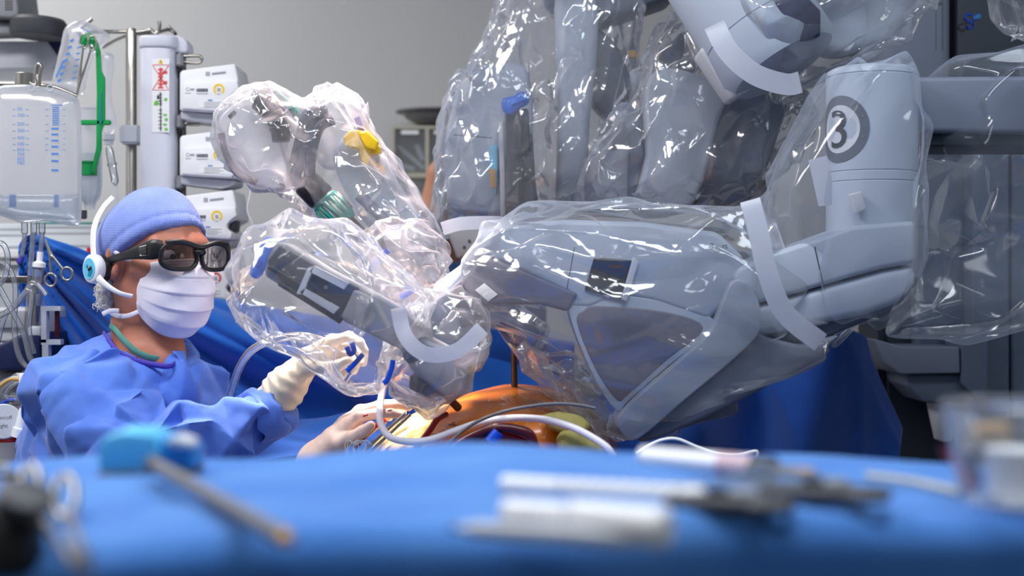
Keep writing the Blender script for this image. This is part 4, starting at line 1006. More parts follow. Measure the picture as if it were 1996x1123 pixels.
# ---- hands
def hand_fn(wr, palm, fingers, thumb, rw, rp=(.017, .012), rf=(.0092, .0088, .0078, .0066)):
    def fn(p):
        d = s_chain(p, wr, rw, .02)
        for fg in fingers: d = smin(d, s_cap(p, palm, fg[0], rp[0], rp[1]), .010)
        for a_, b_ in zip(fingers[:-1], fingers[1:]): d = smin(d, s_cap(p, (a_[0] + palm) / 2, (b_[0] + palm) / 2, .014, .014), .012)
        d = smin(d, s_cap(p, palm, thumb[0], .017, .0135), .012)
        fr_ = None
        for i, fg in enumerate(fingers):
            k_ = (1.0, 1.03, .97, .86)[i]; c_ = s_chain(p, fg, [r_ * k_ for r_ in rf], .003); fr_ = c_ if fr_ is None else np.minimum(fr_, c_)
        fr_ = np.minimum(fr_, s_chain(p, thumb, [.0125, .0105, .0098, .0078], .004))
        return smin(d, fr_, .005)
    return fn
q = lambda *a: P(*a)
wr_ = [q(512, 812, 2.39), q(556, 756, 2.39), q(590, 716, 2.39)]
palm = q(602, 702, 2.39)
fg = [[q(648, 664, 2.37), q(680, 656, 2.355), q(702, 668, 2.345), q(712, 684, 2.345)], [q(652, 674, 2.39), q(688, 672, 2.385), q(708, 690, 2.375), q(708, 708, 2.37)],
      [q(648, 686, 2.41), q(680, 692, 2.405), q(694, 710, 2.395), q(690, 724, 2.385)], [q(638, 696, 2.425), q(662, 708, 2.42), q(672, 724, 2.41), q(668, 734, 2.40)]]
th = [q(606, 716, 2.37), q(634, 718, 2.345), q(658, 714, 2.33), q(676, 704, 2.325)]
fn = hand_fn(wr_, palm, fg, th, [.036, .031, .024])
v, f = sdf_vf(fn, (q(490, 0, 2.39)[0], 2.28, .95), (q(745, 0, 2.39)[0], 2.48, 1.14), .0028)
n = vnormals(v, f); w_ = np.clip(((q(600, 706, 2.39) - v) @ unit(q(600, 706, 2.39) - q(512, 812, 2.39))) / .05, 0, 1); dd = (v - q(512, 812, 2.39)) @ unit(q(600, 706, 2.39) - q(512, 812, 2.39))
v = v + n * (w_ * .0011 * np.sin(dd * 330 + 4 * crumple(v, 51, 20, 4)) + .0009 * crumple(v, 52, 60, 6))[:, None]
mk('right_hand', v, f, M['glove'], t)['label'] = 'cream gloved right hand'
wr_ = [q(585, 960, 2.38), q(618, 900, 2.35), q(640, 872, 2.34)]
palm = q(655, 856, 2.335)
fg = [[q(700, 812, 2.315), q(735, 806, 2.31), q(762, 806, 2.31), q(784, 810, 2.315)], [q(702, 802, 2.34), q(742, 790, 2.345), q(772, 788, 2.35), q(796, 794, 2.355)],
      [q(698, 806, 2.365), q(738, 794, 2.375), q(766, 796, 2.38), q(786, 804, 2.38)], [q(690, 814, 2.385), q(724, 806, 2.395), q(746, 810, 2.40), q(760, 816, 2.40)]]
th = [q(664, 862, 2.315), q(688, 852, 2.295), q(706, 842, 2.29), q(722, 830, 2.29)]
fn = hand_fn(wr_, palm, fg, th, [.034, .029, .025])
v, f = sdf_vf(fn, (q(560, 0, 2.38)[0], 2.24, .82), (q(815, 0, 2.38)[0], 2.46, 1.03), .0028)
n = vnormals(v, f); v = v + n * (.0008 * crumple(v, 53, 60, 6))[:, None]
mk('left_hand', v, f, M['glove2'], t)['label'] = 'left hand in a thin blood-flecked glove'
r = np.random.RandomState(8); v = []
for c_, rr_ in (((742, 800), 5), ((712, 812), 4), ((724, 822), 4), ((760, 798), 3), ((690, 834), 3)):
    b0 = proj(fn, q(*c_, 2.30)[None])[0]; v.append(tube_vf(proj(fn, np.array([b0 + [-.004, 0, .0], b0 + [.001 * rr_, 0, .002]]), 6), .0005 + .0002 * rr_, 6, 1))
mk('blood_fleck', *join(*v), M['blood'], t)['kind'] = 'stuff'

o = tube('suction_tube', PV([(440, 800, 2.44), (452, 765, 2.44), (466, 718, 2.42), (492, 682, 2.40), (535, 662, 2.38), (590, 655, 2.37), (640, 668, 2.37)], 2.4), .0068, M['cleartube'], None, seg=14); tag(o, 'thick clear suction tube arching from the gown sleeve up to the gloved right hand', 'tube')

# ---- glasses
t = thing('protective_glasses', hl((.09, 0, .009)), 'large black wrap-around protective glasses with dark lenses on the surgeon', 'glasses')
def lens_pt(s, w, h, e=2.8, off=0.0):
    a = np.linspace(0, 2 * math.pi, 44, endpoint=False)
    x = w * np.sign(np.cos(a)) * np.abs(np.cos(a)) ** (2 / e); y = h * np.sign(np.sin(a)) * np.abs(np.sin(a)) ** (2 / e)
    y = y * np.where(y < 0, 1.0 - .10 * x / w, 1) ; l = x + .037
    return np.stack([.123 + off - 2.6 * l * l, s * l, .011 + y - .05 * x], -1)
for s in (1, -1):
    pr = lens_pt(s, .0325, .0225)
    mk('lens_rim', *loop_vf(hl(pr), (.0048, .0038), 8), M['black'], t)
    c = lens_pt(s, .0001, .0001).mean(0); rings = [c + (lens_pt(s, .0315, .0215) - c) * k_ for k_ in (.02, .35, .7, 1.0)]
    for rg in rings: rg[:, 0] = .1235 - 2.6 * (np.abs(rg[:, 1])) ** 2
    vv = np.concatenate(rings); ff = [[i * 44 + j, i * 44 + (j + 1) % 44, (i + 1) * 44 + (j + 1) % 44, (i + 1) * 44 + j] for i in range(3) for j in range(44)] + [list(range(44))]
    mk('lens', hl(vv), ff, M['lens'], t)['label'] = 'dark lens'
    tp = tube('temple', hl([(.112, .066 * s, .022), (.098, .078 * s, .020), (.070, .084 * s, .014), (.03, .087 * s, .006), (-.015, .088 * s, -.004)]), [.014, .017, .012, .0075, .006], M['black'], t, flat=(.24, Lv * s), seg=12)
    tube('side_window', hl([(.092, .0835 * s, .019), (.076, .0875 * s, .0155)]), [.0085, .008], M['lens_clear'], tp, flat=(.25, Lv * s), seg=12, smooth=1)
tube('bridge', hl([(.122, -.008, .018), (.1265, 0, .019), (.122, .008, .018)]), .0055, M['black'], t)
tube('top_bar', hl([(.114, -.062, .033), (.122, -.036, .0355), (.1265, 0, .028), (.122, .036, .0355), (.114, .062, .033)]), .0042, M['black'], t)

# ---- headset
t = thing('headset', hl((-.02, -.1, -.01)), 'white communication headset with an aqua disc ear cup and a boom over the mask', 'headset')
cc = np.array([-.030, -.108, -.020]); ax = -Lv
lathe('ear_cup', [(.0, -.012), (.021, -.012), (.0245, -.008), (.0258, 0), (.0245, .005), (.021, .0075), (.0, .008)], hl(cc), ax, M['white'], t, 40, False)
lathe('ear_pad', [(.012, -.026), (.022, -.024), (.0235, -.018), (.022, -.012), (.012, -.011)], hl(cc), ax, M['black'], t, 36)
pl = lathe('aqua_disc', [(.0180, .0072), (.0180, .0086), (.0, .0088)], hl(cc), ax, M['aqua'], t, 36, False)
star = []
for a_ in (0, 60, 120):
    u_ = np.array([math.cos(math.radians(a_)), 0, math.sin(math.radians(a_))]) * .0038; s0 = cc + np.array([-.005, -.009, .004])
    star.append(tube_vf(hl([s0 - u_, s0 + u_]), .0006, 5, 1))
mk('star_mark', *join(*star), M['aquadk'], pl)
pp = [cc + np.array(x) for x in ((.001, -.0088, -.002), (.012, -.0088, .0), (.012, -.0088, -.006), (.006, -.0088, -.013), (-.002, -.0088, -.012))]
mk('dark_patch', *vf(prism_bm(hl(pp), ax * .0006, 0)), M['aquadk'], pl, False)
tube('button', hl([cc + np.array((.001, -.009, -.002)), cc + np.array((.009, -.009, .003))]), .0028, M['ink'], pl, smooth=1)
tube('head_band', hl([cc + np.array(x) for x in ((.0, .001, .018), (-.010, .004, .045), (-.016, .010, .075), (-.012, .022, .105), (-.004, .036, .125))]), [.0075, .0085, .0085, .007, .006], M['white'], t, flat=(.35, Lv), seg=12)
tube('boom', hl([cc + np.array(x) for x in ((.008, 0, -.010), (.030, -.001, -.020), (.050, .004, -.030), (.066, .014, -.038), (.076, .030, -.042))]), [.010, .0068, .005, .0042, .004], M['white'], t, flat=(.5, Lv), seg=12)

# ---- another member of the team behind the robot
t = thing('person', (-.05, 3.75, 0.02), 'team member mostly hidden behind the robot, only a bare forearm showing beside the wall bin', 'person')
DF = 3.55
def arm2(p):
    el, wr2 = P(838, 430, DF), P(856, 338, DF)
    d = s_chain(p, [P(880, 520, DF + .12), el, wr2], [.05, .038, .027], .03)
    d = smin(d, s_cap(p, wr2, P(868, 312, DF), .026, .02), .02)
    for i in range(4): d = smin(d, s_chain(p, [P(868 + 4 * i, 316 - 3 * i, DF + .015 * i), P(880 + 4 * i, 290, DF + .015 * i), P(892 + 3 * i, 284, DF + .015 * i)], [.011, .009, .007], .003), .005)
    d = smin(d, s_chain(p, [P(862, 325, DF - .01), P(884, 316, DF - .02), P(896, 306, DF - .02)], [.012, .010, .008], .003), .006)
    d = smin(d, s_ell(p, P(960, 330, 3.72), (.075, .095, .115)), .01)
    return smin(d, s_cap(p, P(960, 380, 3.75), P(955, 450, 3.75), .055, .06), .02)
v, f = sdf_vf(arm2, (-.28, 3.4, 1.15), (.08, 3.9, 1.62), .007)
mk('body', v, f, M['skin2'], t)
def sc2(p):
    d = s_cap(p, P(950, 520, 3.75), P(950, 1000, 3.75), .15, .17)
    for s in (-1, 1): d = smin(d, s_cap(p, P(950, 470, 3.75), P(950 + 120 * s, 500, 3.73), .07, .065), .05)
    d = smin(d, s_cap(p, P(830, 500, 3.73), P(866, 560, 3.6), .065, .06), .03)
    for s in (-1, 1): d = smin(d, s_cap(p, P(950 + 55 * s, 1050, 3.75), (P(950 + 55 * s, 0, 3.75)[0], 3.75, .07), .09, .06), .04)
    return d
v, f = sdf_vf(sc2, (-.36, 3.45, .02), (.30, 4.0, 1.45), .012)
n = vnormals(v, f); v = v + n * (.006 * crumple(v, 71, 12, 6))[:, None]
mk('scrubs', v, f, M['scrubb'], t)

# ================================================================== surgical robot
DC = 3.1
rob = thing('surgical_robot', P(1850, 560, DC) * np.array([1, 1, 0]), 'large grey surgical robot with jointed arms over the patient and a column at the right', 'robot')
# cart column
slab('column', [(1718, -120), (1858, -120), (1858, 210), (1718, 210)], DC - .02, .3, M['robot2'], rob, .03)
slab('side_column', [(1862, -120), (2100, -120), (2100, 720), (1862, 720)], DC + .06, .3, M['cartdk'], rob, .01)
slab('front_panel', [(1896, 280), (1968, 280), (1968, 1200), (1896, 1200)], DC - .05, .12, M['cart'], rob, .006)
slab('front_panel', [(1972, 280), (2120, 280), (2120, 1200), (1972, 1200)], DC - .05, .12, M['cart'], rob, .006)
slab('back_panel', [(1788, 200), (1890, 200), (1890, 680), (1788, 680)], DC + .02, .1, M['cart'], rob, .01)
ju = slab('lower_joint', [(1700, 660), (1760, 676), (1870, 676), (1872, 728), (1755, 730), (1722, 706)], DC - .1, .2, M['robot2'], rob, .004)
slab('joint_block', [(1768, 730), (1872, 730), (1926, 784), (1800, 784), (1770, 752)], DC - .08, .18, M['cart'], rob, .004)
slab('joint_side', [(1874, 640), (1926, 640), (1926, 780), (1904, 780), (1874, 748)], DC - .1, .2, M['cart'], rob, .004)
slab('foot_strut', [(1820, 786), (1860, 786), (1858, 862), (1836, 862)], DC - .06, .06, M['lgrey'], rob, .004)
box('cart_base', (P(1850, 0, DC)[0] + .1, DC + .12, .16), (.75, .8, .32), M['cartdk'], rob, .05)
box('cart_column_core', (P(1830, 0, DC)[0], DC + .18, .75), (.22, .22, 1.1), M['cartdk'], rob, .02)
mk('logo_letters', *text_vf('ci', 1868, 62, DC + .058, 24, math.radians(14)), M['ink'], rob, False)
mk('logo_mark', *join(text_vf('S', 1880, 58, DC + .058, 32, math.radians(8)), text_vf('i', 1894, 55, DC + .058, 18)), M['royal'], rob, False)
lg = mk('logo_tag', *flat_vf([(1898, 29), (1909, 26), (1909, 37), (1898, 40)], DC + .058), M['royal'], rob, False)
mk('logo_tag_letters', *text_vf('HD', 1899, 37.5, DC + .0575, 7, math.radians(14)), M['aqua'], lg, False)
mk('column_seam', *join(flat_vf(rect(1824, 0, 1825, 98), DC - .0205), flat_vf(rect(1837, 0, 1838, 98), DC - .0205)), M['dgrey'], rob, False)
lathe('screw', [(.004, 0), (.004, .002)], P(1831, 6, DC - .02), (0, -1, 0), M['dsteel'], rob, 14)

# ---- setup beam holding the front arm
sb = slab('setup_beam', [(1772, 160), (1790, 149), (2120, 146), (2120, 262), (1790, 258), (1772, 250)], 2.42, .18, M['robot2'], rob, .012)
slab('beam_underside', [(1786, 258), (2120, 258), (2120, 286), (1790, 286)], 2.44, .15, M['cartdk'], rob, .006)

# ---- front arm (number 3)
D3 = 2.30; k3 = D3 / F_PX
cyl = P(1699, 0, D3 + .10)
R3 = 88 * (D3 + .08) / F_PX
def zz(y): return CAM_Z - (y - CY) * D3 / F_PX
arm = lathe('robot_arm', [(.02, zz(540)), (R3, zz(540)), (R3, zz(350)), (R3 - .0015, zz(348)), (R3, zz(346)), (R3, zz(330)), (R3 - .0015, zz(328)), (R3, zz(326)), (R3, zz(136)), (R3 - .0015, zz(134)), (R3, zz(132)), (R3 * .97, zz(122)), (R3 * .86, zz(116)), (.01, zz(114))], (cyl[0], cyl[1], 0), (0, 0, 1), M['robot'], rob, 64)
arm['label'] = 'front arm marked with a 3'
# number badge wrapped on the cylinder
def wrap(px, py, off=.0012):
    x = (np.asarray(px, float) - 1699) * (D3 + .06) / F_PX; z = zz(np.asarray(py, float)); y = cyl[1] - np.sqrt(np.maximum((R3 + off) ** 2 - x * x, 1e-6)); return np.stack([cyl[0] + x, y, z], -1)
def wrap_ring(cx, cy, rx0, ry0, rx1, ry1, n=40, off=.0012):
    a = np.linspace(0, 2 * math.pi, n, endpoint=False)
    v = np.concatenate([wrap(cx + rx0 * np.cos(a), cy + ry0 * np.sin(a), off), wrap(cx + rx1 * np.cos(a), cy + ry1 * np.sin(a), off)])
    return v, [[i, (i + 1) % n, n + (i + 1) % n, n + i] for i in range(n)]
def wrap(px, py, off=.0012):      # wrapped round the housing, centred 60 degrees to its left
    a = math.radians(-58) + (np.asarray(px, float) - 1642) / 88.0; r_ = R3 + off
    return np.stack([cyl[0] + r_ * np.sin(a), cyl[1] - r_ * np.cos(a), zz(np.asarray(py, float))], -1)
bd = mk('number_badge', *wrap_ring(1642, 244, 46, 48, 64, 67), M['robotdk'], arm, False)
mk('badge_face', *wrap_ring(1642, 244, .5, .5, 46, 48), M['lgrey'], arm, False)
def wtext(s, px, py, hpx, xs):
    v, f = text_vf(s, 0, 0, 1.0, 1.0); v = v / (1 / F_PX); x = (v[:, 0] - v[:, 0].min()); z = v[:, 2]; z = z - z.min()
    x = x / (z.max()) * hpx * xs; z = z / z.max() * hpx
    return wrap(px + x, py - z, .0022), f
mk('number', *wtext('3', 1622, 282, 76, 1.0), M['ink'], arm, False)
for y in (222, 262): lathe('badge_screw', [(.0025, 0), (.0025, .001)], wrap([1693], [y], .001)[0], (-.3, -1, 0), M['steel'], arm, 10)
slab('clip_tab', [(1656, 378), (1680, 372), (1690, 408), (1668, 418)], D3 + .01, .02, M['lgrey'], arm, .003)
slab('shoulder', [(1428, 540), (1440, 522), (1500, 494), (1600, 462), (1660, 440), (1786, 430), (1787, 512), (1720, 524), (1640, 546), (1560, 570), (1480, 592), (1443, 602)], D3 - .005, .17, M['robot'], arm, .014)
slab('shoulder_lower', [(1445, 604), (1482, 594), (1562, 572), (1640, 549), (1722, 527), (1787, 515), (1787, 552), (1772, 580), (1735, 598), (1690, 614), (1560, 640), (1480, 656), (1462, 654)], D3 + .0, .16, M['robot'], arm, .014)
slab('shoulder_base', [(1500, 640), (1700, 598), (1776, 560), (1760, 590), (1700, 622), (1600, 664), (1520, 668)], D3 + .02, .13, M['cart'], arm, .008)  # dark blue stands in for shade along the shoulder's bottom
mk('seam', *flat_vf([(1587, 482), (1589, 481), (1606, 556), (1604, 557)], D3 - .0056), M['dgrey'], arm, False)
slab('lower_link', catmull([(1405, 600), (1425, 552), (1450, 548), (1476, 580), (1484, 640), (1440, 692), (1340, 776), (1244, 856), (1214, 846), (1206, 816), (1240, 776), (1300, 724), (1380, 652)], 4, True), D3 - .02, .12, M['robot'], arm, .02, seg=4)
slab('lower_link_side', [(1478, 640), (1490, 656), (1560, 672), (1640, 652), (1600, 694), (1520, 742), (1400, 804), (1300, 850), (1250, 864), (1236, 850), (1340, 770), (1440, 690)], D3 + .0, .11, M['robot2'], arm, .012)  # shaded side face of the link, painted in a darker grey
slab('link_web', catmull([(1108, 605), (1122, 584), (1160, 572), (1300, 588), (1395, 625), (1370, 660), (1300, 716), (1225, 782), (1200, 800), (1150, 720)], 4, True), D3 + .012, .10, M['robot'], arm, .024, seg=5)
slab('web_shade_plate', catmull([(1124, 628), (1138, 604), (1168, 596), (1300, 608), (1372, 640), (1300, 702), (1226, 768), (1202, 780), (1158, 715)], 4, True), D3 + .010, .012, M['mauve'], arm, .003)  # dark plate added so the link face looks shaded inside its lit rim
# upper beam: pale outer face, bent towards the wrist
slab('upper_link', [(862, 560), (940, 470), (962, 448), (1000, 434), (1100, 428), (1250, 432), (1400, 452), (1450, 500), (1450, 560), (1380, 625), (1280, 590), (1215, 575), (1150, 602), (1106, 600), (1106, 570), (978, 512), (944, 505), (884, 575)], D3 + .01, .15, M['robot'], arm, .010)
slab('upper_link_inner', [(873, 567), (938, 504), (964, 504), (1128, 573), (1106, 608), (1056, 594), (965, 594), (931, 630), (900, 640)], D3 + .004, .11, M['mauve'], arm, .006)  # underside of the beam, its shade painted in as mauve
slab('glossy_window', [(1158, 502), (1234, 508), (1214, 584), (1139, 566)], D3 + .004, .02, M['blackgloss'], arm, .003)
slab('window_frame', [(1234, 500), (1246, 512), (1222, 590), (1210, 584)], D3 + .002, .02, M['lgrey'], arm, .003)
mk('seam', *flat_vf([(1119, 482), (1120.5, 482), (1104, 572), (1102.5, 572)], D3 + .0095), M['dgrey'], arm, False)
slab('white_label', [(926, 566), (944, 552), (970, 574), (952, 588)], D3 + .001, .004, M['label'], arm, .0005)
mk('arm_print', *join(text_vf('3', 1384, 486, D3 + .0095, 12), text_vf('rt', 1408, 484, D3 + .0095, 10)), M['dgrey'], arm, False)
# wrist ring and instrument mount
wc = P(850, 655, D3 - .04)
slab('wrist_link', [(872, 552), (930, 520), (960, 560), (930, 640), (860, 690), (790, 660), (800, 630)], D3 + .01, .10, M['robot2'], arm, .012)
lathe('wrist_ring', [(.074, -.016), (.078, -.012), (.078, .014), (.074, .018), (.066, .014), (.066, -.012)], wc + np.array([.01, 0.05, 0]), unit((.28, -.42, .9)), M['lgrey'], arm, 48, False)
slab('mount_head', [(768, 660), (800, 640), (880, 680), (915, 720), (900, 775), (860, 770), (800, 720)], D3 - .06, .09, M['grey'], arm, .008)
lathe('mount_screw', [(.013, 0), (.013, .003), (.009, .003), (.009, .0005), (.0, .0005)], P(802, 692, D3 - .061), (0, -1, 0), M['dgrey'], arm, 24)
slab('mount_jaw', [(800, 730), (850, 752), (870, 775), (838, 778), (796, 758)], D3 - .05, .06, M['black'], arm, .004)
slab('cannula_clamp', [(838, 740), (870, 745), (900, 700), (925, 718), (900, 770), (872, 786)], D3 - .03, .05, M['tan'], arm, .006)

# ---- low left arm carrying an empty instrument carriage
D1 = 2.22
arm = slab('robot_arm', [(512, 508), (536, 470), (560, 474), (640, 524), (720, 566), (790, 606), (830, 640), (800, 690), (760, 672), (640, 612), (560, 566), (516, 538)], D1, .07, M['grey'], rob, .006)
arm['label'] = 'low left arm with dark instrument carriage'
slab('carriage_face', [(520, 510), (545, 478), (640, 530), (700, 562), (656, 622), (560, 566)], D1 - .012, .02, M['dgrey'], arm, .003)
slab('rail', [(520, 524), (526, 516), (646, 588), (640, 598)], D1 - .02, .012, M['black'], arm, .002)
slab('rail', [(540, 556), (545, 548), (668, 622), (662, 632)], D1 - .02, .012, M['black'], arm, .002)
sl = join(flat_vf([(590, 574), (578, 572), (600, 522), (612, 518)], D1 - .034, .03), flat_vf([(604, 530), (612, 518), (678, 552), (670, 564)], D1 - .034, .03), flat_vf([(584, 570), (594, 562), (660, 600), (650, 612)], D1 - .034, .03))
mk('slider_frame', *sl, M['lgrey'], arm, False)
slab('slider_block', [(664, 618), (690, 564), (724, 582), (700, 640)], D1 - .03, .04, M['grey'], arm, .004)
slab('sensor', [(596, 552), (610, 550), (614, 568), (600, 570)], D1 - .026, .02, M['black'], arm, .002)
for x, y in ((616, 578), (622, 584), (610, 584), (636, 560)): lathe('contact_pin', [(.003, 0), (.003, .006)], P(x, y, D1 - .012), (0, -1, 0), M['steel'], arm, 10)
bc = mk('blue_clip', *bag_vf([(486, 534), (492, 516), (504, 488), (510, 470), (520, 462), (536, 466), (536, 480), (524, 500), (512, 536), (498, 544)], D1 - .02, .014, .010, .003, seed=77, amps=((60, .002),), sm=2), M['clearblue'], arm)
lathe('clip_button', [(.007, 0), (.007, .006), (.005, .008)], P(506, 514, D1 - .034), (0, -1, 0), M['royal'], arm, 16)
for i, c_ in enumerate(([(676, 676), (682, 690), (690, 684), (686, 668)], [(676, 724), (694, 706), (708, 690)], [(748, 748), (756, 738), (764, 716), (766, 702)])):
    tube('blue_band', PV(c_, 2.17), .0042, M['royal'], arm, flat=(.5, (0, 1, 0)))

# ---- endoscope arm, upper left
DE = 2.62
arm = slab('robot_arm', catmull([(648, 290), (690, 250), (740, 290), (770, 350), (820, 420), (856, 480), (850, 540), (800, 560), (760, 500), (700, 420), (660, 350)], 3, True), DE, .09, M['robot'], rob, .012)
arm['label'] = 'arm carrying the endoscope camera'
slab('camera_head', catmull([(424, 240), (446, 210), (490, 186), (540, 186), (566, 214), (572, 250), (548, 272), (560, 330), (552, 368), (500, 360), (456, 324), (436, 276)], 3, True), DE - .02, .08, M['lgrey'], arm, .016)
slab('teal_stripe', [(530, 178), (540, 174), (582, 216), (576, 226)], DE - .024, .05, M['teal'], arm, .003)
tube('camera_cable', PV([(500, 196), (528, 214), (544, 244), (548, 276)], DE - .045), [.017, .019, .018, .016], M['black'], arm, seg=16)
for i in range(5):
    a = .2 + i * .13; c0 = catmull(PV([(500, 196), (528, 214), (544, 244), (548, 276)], DE - .045), 20); j = int(a * (len(c0) - 1)); 
    lathe('cable_rib', [(.0185, -.002), (.0205, 0), (.0185, .002)], c0[j], unit(c0[j + 1] - c0[j]), M['dgrey'], arm, 20, False)
slab('camera_print', [(444, 226), (456, 214), (460, 219), (448, 232)], DE - .0215, .001, M['ink'], arm, 0)
for pts in ([(640, 220), (612, 230), (600, 262), (590, 310), (576, 340), (584, 360)], [(650, 232), (622, 248), (606, 300), (604, 350), (612, 364)], [(634, 214), (600, 222), (586, 270), (574, 320)]):
    tube('light_hose', PV(pts, DE - .06), .0105, M['hose'], arm, seg=14)
slab('yoke', catmull([(604, 240), (640, 190), (690, 196), (726, 244), (724, 290), (690, 300), (640, 330), (610, 300)], 3, True), DE + .01, .06, M['lgrey'], arm, .012)
tube('side_cable', PV([(432, 260), (440, 300), (462, 338), (500, 356)], DE - .04), .006, M['cable'], arm)
ya = slab('yellow_clip', [(668, 268), (684, 252), (706, 254), (716, 262), (740, 284), (742, 300), (724, 300), (716, 322), (704, 314), (700, 290), (672, 284)], DE - .05, .035, M['yellow'], arm, .004)
slab('clip_lever', [(698, 258), (716, 254), (738, 276), (732, 292), (712, 288)], DE - .07, .02, M['yellow'], ya, .004)
slab('purple_tab', [(690, 230), (700, 226), (708, 252), (698, 254)], DE - .03, .02, M['purple'], arm, .002)
for i in range(4): slab('tan_rib', [(716 + i * 8, 306 + i * 6), (722 + i * 8, 304 + i * 6), (730 + i * 7, 318 + i * 6), (724 + i * 7, 322 + i * 6)], DE - .045, .03, M['tan'], arm, .002)
A0, A1 = P(590, 350, DE - .05), P(735, 492, DE - .05); ax = unit(A1 - A0)
lathe('endoscope_body', [(.02, 0), (.026, .01), (.027, .045), (.025, .05)], A0 + ax * .0, ax, M['black'], arm, 28)
kb = lathe('green_knob', [(.024, .052), (.027, .056), (.026, .10), (.021, .112)], A0, ax, M['teal'], arm, 32)
N_ = unit(np.cross(ax, (0, 1, 0)))
for i, a_ in enumerate(np.linspace(0, 2 * math.pi, 12, endpoint=False)):
    B_ = np.cross(ax, N_); dr = math.cos(a_) * N_ + math.sin(a_) * B_
    mk('knob_rib', *tube_vf([A0 + ax * .060 + dr * .0265, A0 + ax * .100 + dr * .0255], .0028, 8, 1), M['teal'], kb)
    dr = math.cos(a_ + .26) * N_ + math.sin(a_ + .26) * B_
    mk('knob_slot', *tube_vf([A0 + ax * .064 + dr * .0262, A0 + ax * .096 + dr * .0254], .0014, 6, 1), M['lgrey'], kb)
lathe('endoscope_neck', [(.016, .112), (.016, .15), (.020, .152), (.020, .185), (.007, .19), (.006, .34)], A0, ax, M['dsteel'], arm, 24)
slab('dark_coupling', [(690, 466), (716, 448), (744, 466), (750, 482), (714, 496)], DE - .08, .05, M['dgrey'], arm, .004)
for a_, b2 in (((716, 532), (756, 488)), ((780, 580), (818, 558))): tube('blue_band', PV([a_, b2], DE - .11), .006, M['royal'], arm, flat=(.4, (0, 1, 0)), smooth=1)
tube('scope_shaft', PV([(700, 380), (790, 470), (850, 540)], DE - .04), .011, M['robot2'], arm, seg=16)
slab('lower_joint', catmull([(700, 470), (760, 420), (840, 470), (862, 520), (846, 590), (780, 610), (720, 560)], 3, True), DE - .03, .10, M['lgrey'], arm, .014)
slab('joint_plate', [(872, 455), (905, 430), (965, 440), (960, 488), (890, 505)], DE + .02, .05, M['grey'], arm, .006)
for x, y in ((905, 482), (915, 470), (938, 478)): lathe('screw', [(.003, 0), (.003, .002)], P(x, y, DE + .02), (0, -1, 0), M['dgrey'], arm, 10)

# ---- rear centre arm with upright carriage
DQ = 2.92
arm = slab('robot_arm', catmull([(884, 200), (900, 158), (936, 128), (1000, 122), (1030, 140), (1040, 240), (1030, 330), (1000, 410), (900, 412), (872, 390), (866, 280)], 3, True), DQ, .12, M['robot'], rob, .018)
arm['label'] = 'rear centre arm with an upright dark carriage'
lathe('cover_screw', [(.005, 0), (.005, .001)], P(918, 154, DQ), (0, -1, 0), M['dgrey'], arm, 14)
mk('seam', *join(flat_vf([(884, 262), (960, 268), (960, 269.5), (884, 263.5)], DQ - .0008), flat_vf([(1029, 120), (1030.3, 120), (1033, 165), (1031.6, 165)], DQ - .0008)), M['dgrey'], arm, False)
slab('carriage', [(984, 218), (1030, 210), (1036, 300), (1050, 400), (1040, 430), (984, 430), (988, 320)], DQ - .06, .05, M['dgrey'], arm, .006)
slab('carriage_rail', [(1006, 240), (1018, 236), (1024, 420), (1012, 424)], DQ - .07, .015, M['black'], arm, .003)
slab('carriage_rail', [(1032, 260), (1038, 260), (1048, 410), (1040, 410)], DQ - .065, .02, M['cartdk'], arm, .003)
slab('rail_cover', [(972, 240), (982, 236), (986, 420), (976, 424)], DQ - .05, .02, M['lgrey'], arm, .003)
mk('blue_clip', *bag_vf([(976, 200), (984, 190), (1004, 186), (1014, 178), (1030, 184), (1030, 202), (1012, 214), (996, 224), (980, 218)], DQ - .07, .016, .010, .0035, seed=78, amps=((60, .003),), sm=2), M['clearblue'], arm)
slab('clip_lever', [(996, 206), (1000, 196), (1026, 186), (1028, 194)], DQ - .092, .012, M['blue'], arm, .002)
slab('blue_insert', [(954, 284), (970, 282), (970, 350), (966, 380), (954, 350)], DQ - .03, .03, M['aqua'], arm, .003)
slab('insert_socket', [(952, 330), (966, 328), (968, 366), (956, 368)], DQ - .034, .01, M['tan'], arm, .002)
slab('upright_link', [(1080, -60), (1156, -60), (1168, 20), (1164, 120), (1150, 240), (1146, 400), (1084, 410), (1090, 200)], DQ + .03, .11, M['robot'], arm, .02)
slab('upright_side', [(1150, 40), (1200, 80), (1240, 170), (1230, 230), (1196, 240), (1156, 200)], DQ + .10, .10, M['robotdk'], arm, .01)
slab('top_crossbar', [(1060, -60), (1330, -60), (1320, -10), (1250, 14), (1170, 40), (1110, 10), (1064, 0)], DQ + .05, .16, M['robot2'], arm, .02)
# ---- rear right arm
DX = 2.80
arm = slab('robot_arm', catmull([(1258, 170), (1300, 130), (1400, 160), (1418, 190), (1400, 240), (1350, 400), (1240, 410), (1262, 300)], 3, True), DX, .13, M['robot'], rob, .02)
arm['label'] = 'rear right arm rising to a round shoulder'
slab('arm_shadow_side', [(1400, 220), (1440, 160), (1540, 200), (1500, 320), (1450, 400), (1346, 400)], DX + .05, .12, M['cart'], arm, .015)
slab('elbow_block', catmull([(1118, 400), (1150, 300), (1188, 222), (1222, 196), (1252, 230), (1250, 300), (1226, 400)], 3, True), DX + .06, .10, M['robot'], arm, .018)
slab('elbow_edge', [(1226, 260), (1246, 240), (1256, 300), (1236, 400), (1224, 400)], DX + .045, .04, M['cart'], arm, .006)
lathe('pivot', [(.03, 0), (.03, .004), (.024, .006)], P(1195, 260, DX + .058), (0, -1, 0), M['robot2'], arm, 28)
slab('orange_mark', rect(1224, 98, 1240, 112), DX + .1, .02, M['tan'], arm, .003)
